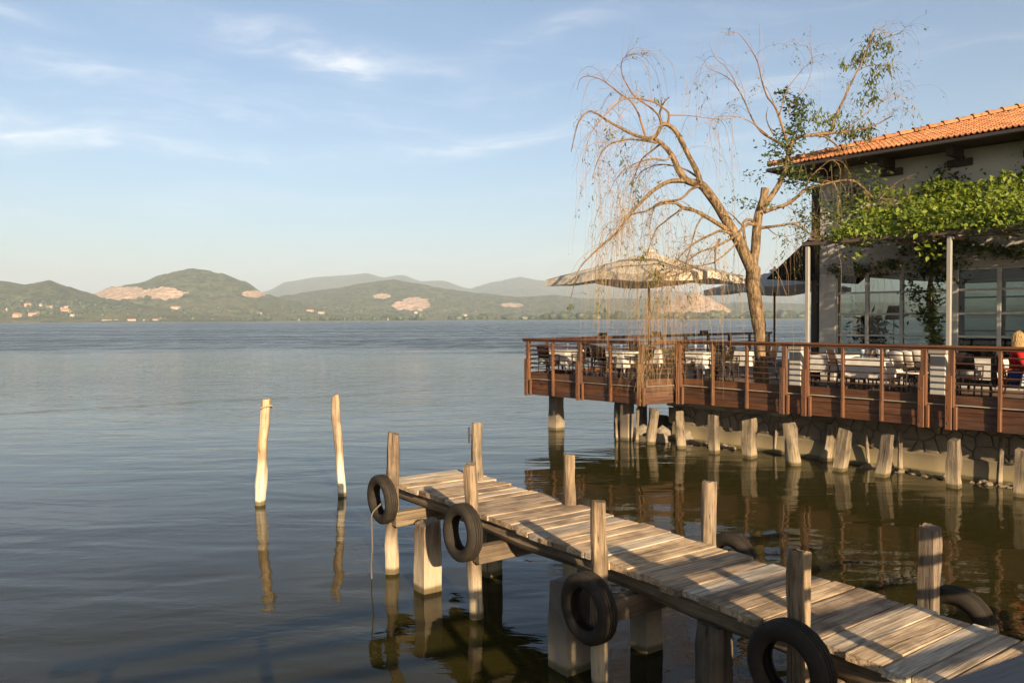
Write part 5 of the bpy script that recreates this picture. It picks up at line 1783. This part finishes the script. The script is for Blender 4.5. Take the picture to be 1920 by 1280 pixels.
umbrella('umbrella', 1217, 23.9, 5.30, 4.48, 2.18, math.radians(43), 'large cream umbrella on a wooden pole left of the willow trunk')
umbrella('umbrella', 1452, 28.0, 4.95, 4.30, 1.75, math.radians(20), 'grey shaded umbrella behind the willow trunk')

# ------------------------------------------------------------------ tables, chairs, glasses
def table(p, rz, lab, half=0.42):
    t = thing('dining_table', p, lab, 'table', 'white clothed tables on the terrace')
    S_ = half + 0.42
    n = 20
    mb = MB()
    sd_ = R.random() * 50
    for i in range(n + 1):
        for j in range(n + 1):
            u_ = (-1 + 2 * i / n) * S_; v_ = (-1 + 2 * j / n) * S_
            ex = max(0, abs(u_) - half); ey = max(0, abs(v_) - half)
            x = math.copysign(min(abs(u_), half), u_); y = math.copysign(min(abs(v_), half), v_)
            fold = 0.05 * math.sin((u_ - v_) * 13 + sd_) * min(1, (ex + ey) * 5)
            if ex > 0 and ey > 0:
                dn = math.hypot(ex, ey); q = 0.16 * dn
                x += math.copysign(q * (0.4 + ex / dn), u_); y += math.copysign(q * (0.4 + ey / dn), v_)
                z = -dn * 0.97
            else:
                dn = ex + ey
                x += math.copysign(ex * 0.06, u_) + (math.copysign(abs(fold), u_) if ex > 0 else 0)
                y += math.copysign(ey * 0.06, v_) + (math.copysign(abs(fold), v_) if ey > 0 else 0)
                z = -dn * 0.985
            mb.v.append((x, y, 0.765 + z))
    W_ = n + 1
    for i in range(n):
        for j in range(n): mb.f.append((i * W_ + j, (i + 1) * W_ + j, (i + 1) * W_ + j + 1, i * W_ + j + 1))
    Mt = Matrix.Translation(p) @ Matrix.Rotation(rz, 4, 'Z')
    mb.build('tablecloth', MATS['table_cloth'], t, True, Mt, True)
    MB().cbox((-half + .01, -half + .01, 0.72), (half - .01, half - .01, 0.75), 0.004).build('tabletop', MATS['chair_dark'], t, M=Mt, local=True)
    for sx_ in (-1, 1):
        for sy_ in (-1, 1):
            MB().cbox((sx_ * (half - .09) - .025, sy_ * (half - .09) - .025, 0), (sx_ * (half - .09) + .025, sy_ * (half - .09) + .025, 0.718), 0.004).build('leg', MATS['chair_dark'], t, M=Mt, local=True)
    return t
RZU = math.atan2(U.y, U.x)
def tpos(px, off):
    """on the terrace floor: pixel column and distance inland of the C line"""
    return cpt(px, off, ZF)
TAB = [
    (Vector((1.55, 23.75, ZF)), 0.10, 'white clothed table in the left corner of the terrace'),
    (Vector((3.05, 22.25, ZF)), 0.05, 'white clothed table behind the second rail bay from the left'),
    (tpos(1232, 2.4), 0.0, 'white clothed table under the umbrella beside its pole'),
    (tpos(1310, 1.15), 0.03, 'white clothed table left of the willow trunk'),
    (tpos(1392, 2.6), 0.0, 'small looking white table behind the willow trunk'),
    (tpos(1566, 2.0), 0.0, 'white clothed table behind the long front table, near the corner pier'),
    (tpos(1637, 0.95), 0.02, 'white clothed table with glasses in the brightest rail bay'),
    (tpos(1838, 2.1), 0.0, 'white clothed table left of the seated person'),
    (tpos(1985, 0.75), 0.0, 'white clothed table at the right edge before the seated person'),
]
tabs = [table(p, RZU + r_, lab) for (p, r_, lab) in TAB]

def chair_proto(frame_mat, seat_mat, name, loc, lab, group):
    t = thing(name, loc, lab, 'chair', group)
    p = Vector(loc)
    Mc = Matrix.Translation(p)
    MB().cbox((-0.22, -0.22, 0.42), (0.22, 0.22, 0.455), 0.008).build('seat', seat_mat, t, M=Mc, local=True)
    for sx_ in (-1, 1):
        MB().tube([(sx_ * 0.21, -0.2, 0), (sx_ * 0.21, -0.19, 0.42)], 0.018, 7).build('leg', frame_mat, t, True, Mc, True)
        MB().tube(catmull([(sx_ * 0.21, 0.26, 0), (sx_ * 0.21, 0.2, 0.42), (sx_ * 0.2, 0.24, 0.7), (sx_ * 0.2, 0.30, 0.92)], 3), 0.018, 7).build('leg', frame_mat, t, True, Mc, True)
        MB().tube([(sx_ * 0.235, -0.2, 0.64), (sx_ * 0.235, 0.24, 0.66)], 0.016, 7).build('armrest', frame_mat, t, True, Mc, True)
        MB().tube([(sx_ * 0.23, -0.19, 0.42), (sx_ * 0.235, -0.19, 0.64)], 0.014, 7).build('arm_post', frame_mat, t, True, Mc, True)
    mb = MB()
    for i in range(7):
        x = -0.19 + 0.38 * i / 6
        b_ = 0.03 * (1 - (x / 0.19) ** 2)
        for (y_, z_) in ((0.215 + b_, 0.56), (0.245 + b_, 0.74), (0.30 + b_, 0.915 + 0.03 * (1 - (x / .19) ** 2))):
            mb.v.append((x, y_, z_)); 
    for i in range(6):
        for j in range(2):
            a = i * 3 + j
            mb.f.append((a, a + 3, a + 4, a + 1))
    o = mb.build('backrest', seat_mat, t, True, Mc, True)
    sm = o.modifiers.new('thick', 'SOLIDIFY'); sm.thickness = 0.018
    return t
GC = 'dark chairs round the terrace tables'
def around(tp, rz, k, dist=0.62):
    a = rz + k * math.pi / 2
    return tp + Vector((math.cos(a), math.sin(a), 0)) * dist, a - math.pi / 2
CH = []
spec = [(0, 0, 'dark chair right of the corner table'), (0, 1, 'dark chair on the lake side of the corner table'), (0, 3, 'dark chair between corner table and railing'),
        (1, 0, 'dark chair right of the second table from the left'), (1, 2, 'dark chair left of the second table from the left'), (1, 1, 'dark chair on the lake side of the second table'),
        (2, 2, 'dark chair left of the umbrella table'), (2, 0, 'dark chair right of the umbrella table'),
        (3, 0, 'dark chair between the willow trunk and the table left of it'), (3, 1, 'dark chair on the lake side of the table left of the willow'),
        (4, 2, 'dark chair left of the table behind the willow'), (4, 0, 'dark chair right of the table behind the willow'), (4, 3, 'dark chair on the near side of the table behind the willow'),
        (5, 2, 'dark chair left of the table near the corner pier'), (6, 2, 'dark chair left of the table with glasses'), (6, 1, 'dark chair behind the table with glasses'),
        (7, 2, 'dark chair left of the table beside the seated person'), (1, 3, 'dark chair between the second table and the railing'), (3, 3, 'dark chair between the railing and the table left of the willow'), (5, 0, 'dark chair right of the table near the corner pier'), (7, 3, 'dark chair on the near side of the table left of the person')]
proto = None
for (ti, k, lab) in spec:
    tp, r_, _ = TAB[ti]
    pos, face = around(tp, RZU + r_, k, 0.70)
    if proto is None:
        proto = chair_proto(MATS['chair_dark'], MATS['chair_dark'], 'chair', pos, lab, GC)
        proto.rotation_euler = (0, 0, face)
    else:
        c = copy_tree(proto, pos, face)
        c['label'] = lab
GC2 = 'pale canvas chairs by the glazed wall'
proto2 = None
for (px, off, k, lab) in [(1698, 1.25, 0, 'pale canvas chair nearest the table with glasses'), (1715, 1.7, 0, 'pale canvas chair in the middle of the sunlit row'), (1733, 2.1, 0, 'pale canvas chair farthest back in the sunlit row')]:
    pos = tpos(px, off)
    if proto2 is None:
        proto2 = chair_proto(MATS['chair_dark'], MATS['chair_canvas'], 'canvas_chair', pos, lab, GC2)
        proto2.rotation_euler = (0, 0, RZU + math.pi * 0.9)
    else:
        c = copy_tree(proto2, pos, RZU + math.pi * (0.9 + 0.07 * (px > 1720)))
        c['label'] = lab

gprof = [(0.0, 0.0), (0.034, 0.002), (0.034, 0.006), (0.005, 0.012), (0.004, 0.085), (0.02, 0.10), (0.036, 0.135), (0.038, 0.165), (0.031, 0.20), (0.029, 0.20), (0.035, 0.165), (0.033, 0.137), (0.018, 0.105), (0.0, 0.098)]
gm = MB().lathe(gprof, 14).mesh('wine_glass', MATS['drinking_glass'], True, 60)
for (ti, dx, dy, lab) in [(6, -0.18, -0.1, 'wine glass on the left of the bright table'), (6, 0.05, 0.12, 'wine glass at the back of the bright table'), (6, 0.2, -0.12, 'wine glass on the right of the bright table'), (6, 0.28, 0.1, 'wine glass at the far right corner of the bright table'),
                          (3, -0.1, 0.0, 'wine glass on the table left of the willow'), (3, 0.15, 0.1, 'second wine glass on the table left of the willow, farther back'), (0, 0.1, 0.05, 'wine glass on the corner table'), (1, 0.0, 0.0, 'wine glass on the second table from the left'), (4, 0.1, 0.0, 'wine glass on the table behind the willow')]:
    tp, r_, _ = TAB[ti]
    q = Matrix.Rotation(RZU, 3, 'Z') @ Vector((dx, dy, 0))
    o = link('wine_glass', gm, None, Matrix.Translation(tp + q + Vector((0, 0, 0.767))))
    tag(o, lab, 'wine glass', 'wine glasses on the tables')

# plant and lamp inside the veranda
p = wpt(1634, ZF, 0.9)
t = thing('potted_plant', p, 'dark leafy potted plant behind the first window', 'plant')
MB().lathe([(0, 0), (0.17, 0), (0.22, 0.4), (0.20, 0.4), (0.19, 0.36), (0, 0.36)], 18, Matrix.Translation(p)).build('pot', MATS['pot_clay'], t, True)
pts = []
for k in range(520):
    a = R.uniform(0, 6.28); rr_ = abs(R.gauss(0, 0.26)); z = 0.95 + R.random() * 0.85 - rr_ * 0.3
    pts.append(p + Vector((math.cos(a) * rr_, math.sin(a) * rr_, z)))
leaf_cloud(pts, 0.2, MATS['pot_leaf'], 'foliage', t, R, 0.25, 0.2, 0.3)
MB().tube([p + Vector((0, 0, 0.3)), p + Vector((0.02, 0, 1.1))], 0.02, 6).build('stem', MATS['bark'], t, True)
p = wpt(1676, ZF, 1.5)
t = thing('floor_lamp', p, 'floor lamp with a brown shade inside the veranda', 'lamp')
MB().lathe([(0, 0), (0.15, 0), (0.14, 0.03), (0, 0.03)], 16, Matrix.Translation(p)).build('base', MATS['iron'], t, True)
MB().tube([p + Vector((0, 0, 0.02)), p + Vector((0, 0, 1.75))], 0.012, 8).build('stem', MATS['iron'], t, True)
MB().lathe([(0.24, 1.62), (0.14, 2.0), (0.135, 2.0), (0.235, 1.62)], 20, Matrix.Translation(p), True).build('lamp_shade', MATS['lamp_shade'], t, True)

# ------------------------------------------------------------------ seated person at the right edge
def skinned(name, verts, edges, radii, mat, parent, root=0, sub_=2):
    me = bpy.data.meshes.new(name)
    org = wloc(parent)
    bm = bmesh.new()
    ly = bm.verts.layers.skin.verify()
    vs = []
    for i, (v, r) in enumerate(zip(verts, radii)):
        q = bm.verts.new(Vector(v) - org)
        q[ly].radius = (r, r) if isinstance(r, (int, float)) else r
        q[ly].use_root = (i == root)
        vs.append(q)
    for a, b_ in edges: bm.edges.new((vs[a], vs[b_]))
    bm.to_mesh(me); bm.free()
    me.materials.append(mat)
    o = link(name, me, parent, Matrix.Translation(org))
    o.modifiers.new('skin', 'SKIN').use_smooth_shade = True
    s_ = o.modifiers.new('subdivision', 'SUBSURF'); s_.levels = sub_; s_.render_levels = sub_
    return o
pp = cpt(1906, 0.78, ZF)
Fd = Vector((0.93, -0.37, 0)).normalized()          # facing
Sd = Vector((-Fd.y, Fd.x, 0))                        # person's left
def B(f, s, z): return pp + Fd * f + Sd * s + Vector((0, 0, z))
person = thing('person', pp, 'blond person in red top and blue trousers seated at the right edge', 'person')
# body: one continuous surface
V = [B(0, 0, .52), B(.01, 0, .70), B(.02, 0, .90), B(.02, 0, 1.04), B(.04, 0, 1.12),
     B(.02, .17, 1.00), B(.06, .24, .76), B(.27, .20, .74), B(.36, .17, .76), B(.02, -.17, 1.00), B(.06, -.24, .76), B(.27, -.20, .74), B(.36, -.17, .76),
     B(.02, .10, .50), B(.42, .12, .50), B(.44, .12, .10), B(.56, .12, .05), B(.02, -.10, .50), B(.42, -.12, .50), B(.44, -.12, .10), B(.56, -.12, .05),
     B(.05, 0, 1.19), B(.06, 0, 1.30)]
E = [(0,1),(1,2),(2,3),(3,4),(3,5),(5,6),(6,7),(7,8),(3,9),(9,10),(10,11),(11,12),(0,13),(13,14),(14,15),(15,16),(0,17),(17,18),(18,19),(19,20),(4,21),(21,22)]
RR = [.12,.115,.125,.085,.05,.055,.042,.034,.028,.055,.042,.034,.028,.085,.065,.042,.035,.085,.065,.042,.035,.085,.075]
skinned('body', V, E, RR, MATS['skin'], person)
skinned('sweater', [B(0,0,.50), B(.01,0,.70), B(.02,0,.90), B(.02,0,1.04), B(.035,0,1.09), B(.02,.17,1.0), B(.06,.245,.76), B(.25,.20,.74), B(.02,-.17,1.0), B(.06,-.245,.76), B(.25,-.20,.74)],
        [(0,1),(1,2),(2,3),(3,4),(3,5),(5,6),(6,7),(3,8),(8,9),(9,10)], [.145,.14,.15,.105,.065,.075,.06,.05,.075,.06,.05], MATS['sweater'], person)
skinned('trousers', [B(0,0,.52), B(.02,.10,.50), B(.42,.12,.50), B(.44,.12,.12), B(.02,-.10,.50), B(.42,-.12,.50), B(.44,-.12,.12)],
        [(0,1),(1,2),(2,3),(0,4),(4,5),(5,6)], [.15,.11,.085,.062,.11,.085,.062], MATS['jeans'], person)
for s in (-1, 1):
    skinned('shoe', [B(.42, s*.12, .05), B(.52, s*.12, .045), B(.64, s*.12, .035)], [(0,1),(1,2)], [.05,.045,.035], MATS['shoe'], person)
    # hand: palm with five fingers
    hv = [B(.34, s*.175, .76), B(.40, s*.165, .755)]; he = [(0, 1)]; hr = [.026, .032]
    for k in range(4):
        i = len(hv)
        o_ = (k - 1.5) * 0.02
        ln = [.075, .085, .08, .06][k]
        hv += [B(.425, s*.165 + o_, .757), B(.425 + ln*.55, s*.165 + o_*1.1, .755), B(.425 + ln, s*.165 + o_*1.15, .738)]
        he += [(1, i), (i, i+1), (i+1, i+2)]; hr += [.0095, .009, .0075]
    i = len(hv)
    hv += [B(.38, s*.165 - s*.035, .75), B(.42, s*.165 - s*.055, .745)]; he += [(0, i), (i, i+1)]; hr += [.011, .009]
    skinned('hand', hv, he, hr, MATS['skin'], person, 0, 1)
# head details: face looks along Fd
hc = B(.065, 0, 1.24)
mbh = MB()
for v in icv:
    mbh.v.append(tuple(hc + Fd * (v.x * .098) + Sd * (v.y * .078) + Vector((0, 0, v.z * .118))))
mbh.f = list(icf)
o = mbh.build('head', MATS['skin'], person, True)
mbn = MB().tube([hc + Fd * .09 + Vector((0, 0, .025)), hc + Fd * .118 + Vector((0, 0, -.02)), hc + Fd * .095 + Vector((0, 0, -.03))], [.008, .015, .012], 6)
mbn.build('nose', MATS['skin'], o, True)
for s in (-1, 1):
    MB().tube([hc + Fd * .086 + Sd * (s * .032) + Vector((0, 0, .012)), hc + Fd * .094 + Sd * (s * .031) + Vector((0, 0, .012))], .010, 8).build('eye', MATS['eye'], o, True)
    MB().tube([hc + Sd * (s * .076) + Vector((0, 0, .03)), hc + Fd * -.012 + Sd * (s * .088) + Vector((0, 0, 0)), hc + Sd * (s * .076) + Vector((0, 0, -.035))], [.01, .016, .009], 6).build('ear', MATS['skin'], o, True)
MB().tube([hc + Fd * .092 + Sd * .024 + Vector((0, 0, -.058)), hc + Fd * .100 + Vector((0, 0, -.056)), hc + Fd * .092 + Sd * -.024 + Vector((0, 0, -.058))], [.004, .007, .004], 6).build('mouth', MATS['chair_red'], o, True)
mbh = MB()
for v in icv:
    k = 1.04
    if v.x > 0.35 and v.z < 0.45: k = 0.80
    mbh.v.append(tuple(hc + Fd * (v.x * .103 * k - .012) + Sd * (v.y * .086 * k) + Vector((0, 0, v.z * .126 * k + .010))))
mbh.f = list(icf)
rh = random.Random(31)
for k in range(170):
    a = rh.uniform(0.9, 5.4); z0 = rh.uniform(-0.1, 1.0)
    rr_ = math.sqrt(max(0, 1 - z0 * z0))
    d0 = Vector((math.cos(a) * rr_, math.sin(a) * rr_, z0))
    pts = []
    for j in range(6):
        q = d0 + Vector((0, 0, -0.38 * j))
        rad_ = 1.05 + 0.14 * rh.random()
        if q.z > -0.2: q = q.normalized() * rad_
        else: q = Vector((d0.x, d0.y, 0)).normalized() * (rad_ * 0.95) + Vector((0, 0, q.z))
        q += Vector((rh.gauss(0, .06), rh.gauss(0, .06), 0))
        if q.z < -1.7: break
        pts.append(hc + Fd * (q.x * .108 - .012) + Sd * (q.y * .092) + Vector((0, 0, q.z * .125 + .012)))
    if len(pts) > 2: mbh.tube(catmull(pts, 3), 0.011, 5)
o = mbh.build('hair', MATS['hair'], person, True)
# the chair under the person and a jacket over its back
pc_ = chair_proto(MATS['chair_red'], MATS['chair_red'], 'wooden_chair', pp + Vector((0, 0, 0)), 'reddish wooden chair carrying the seated person', None)
pc_.rotation_euler = (0, 0, math.atan2(Fd.y, Fd.x) + math.pi / 2)
mbj = MB()
for i in range(9):
    s = -0.26 + 0.52 * i / 8
    for (f, z) in ((-.22, .50 + .04 * math.sin(i * 2)), (-.30, .72), (-.345, .93), (-.37, .955), (-.40, .93), (-.385, .70), (-.37, .34 + .05 * math.sin(i * 1.7))):
        mbj.v.append(tuple(B(f + 0.015 * math.sin(i * 1.9 + z * 6), s, z)))
for i in range(8):
    for j in range(6):
        a = i * 7 + j
        mbj.f.append((a, a + 7, a + 8, a + 1))
o = mbj.build('jacket', MATS['jacket'], None, True)
sm = o.modifiers.new('thick', 'SOLIDIFY'); sm.thickness = 0.02
tag(o, 'black jacket hung over the back of the wooden chair', 'jacket')
print('OBJECTS', len(bpy.data.objects))
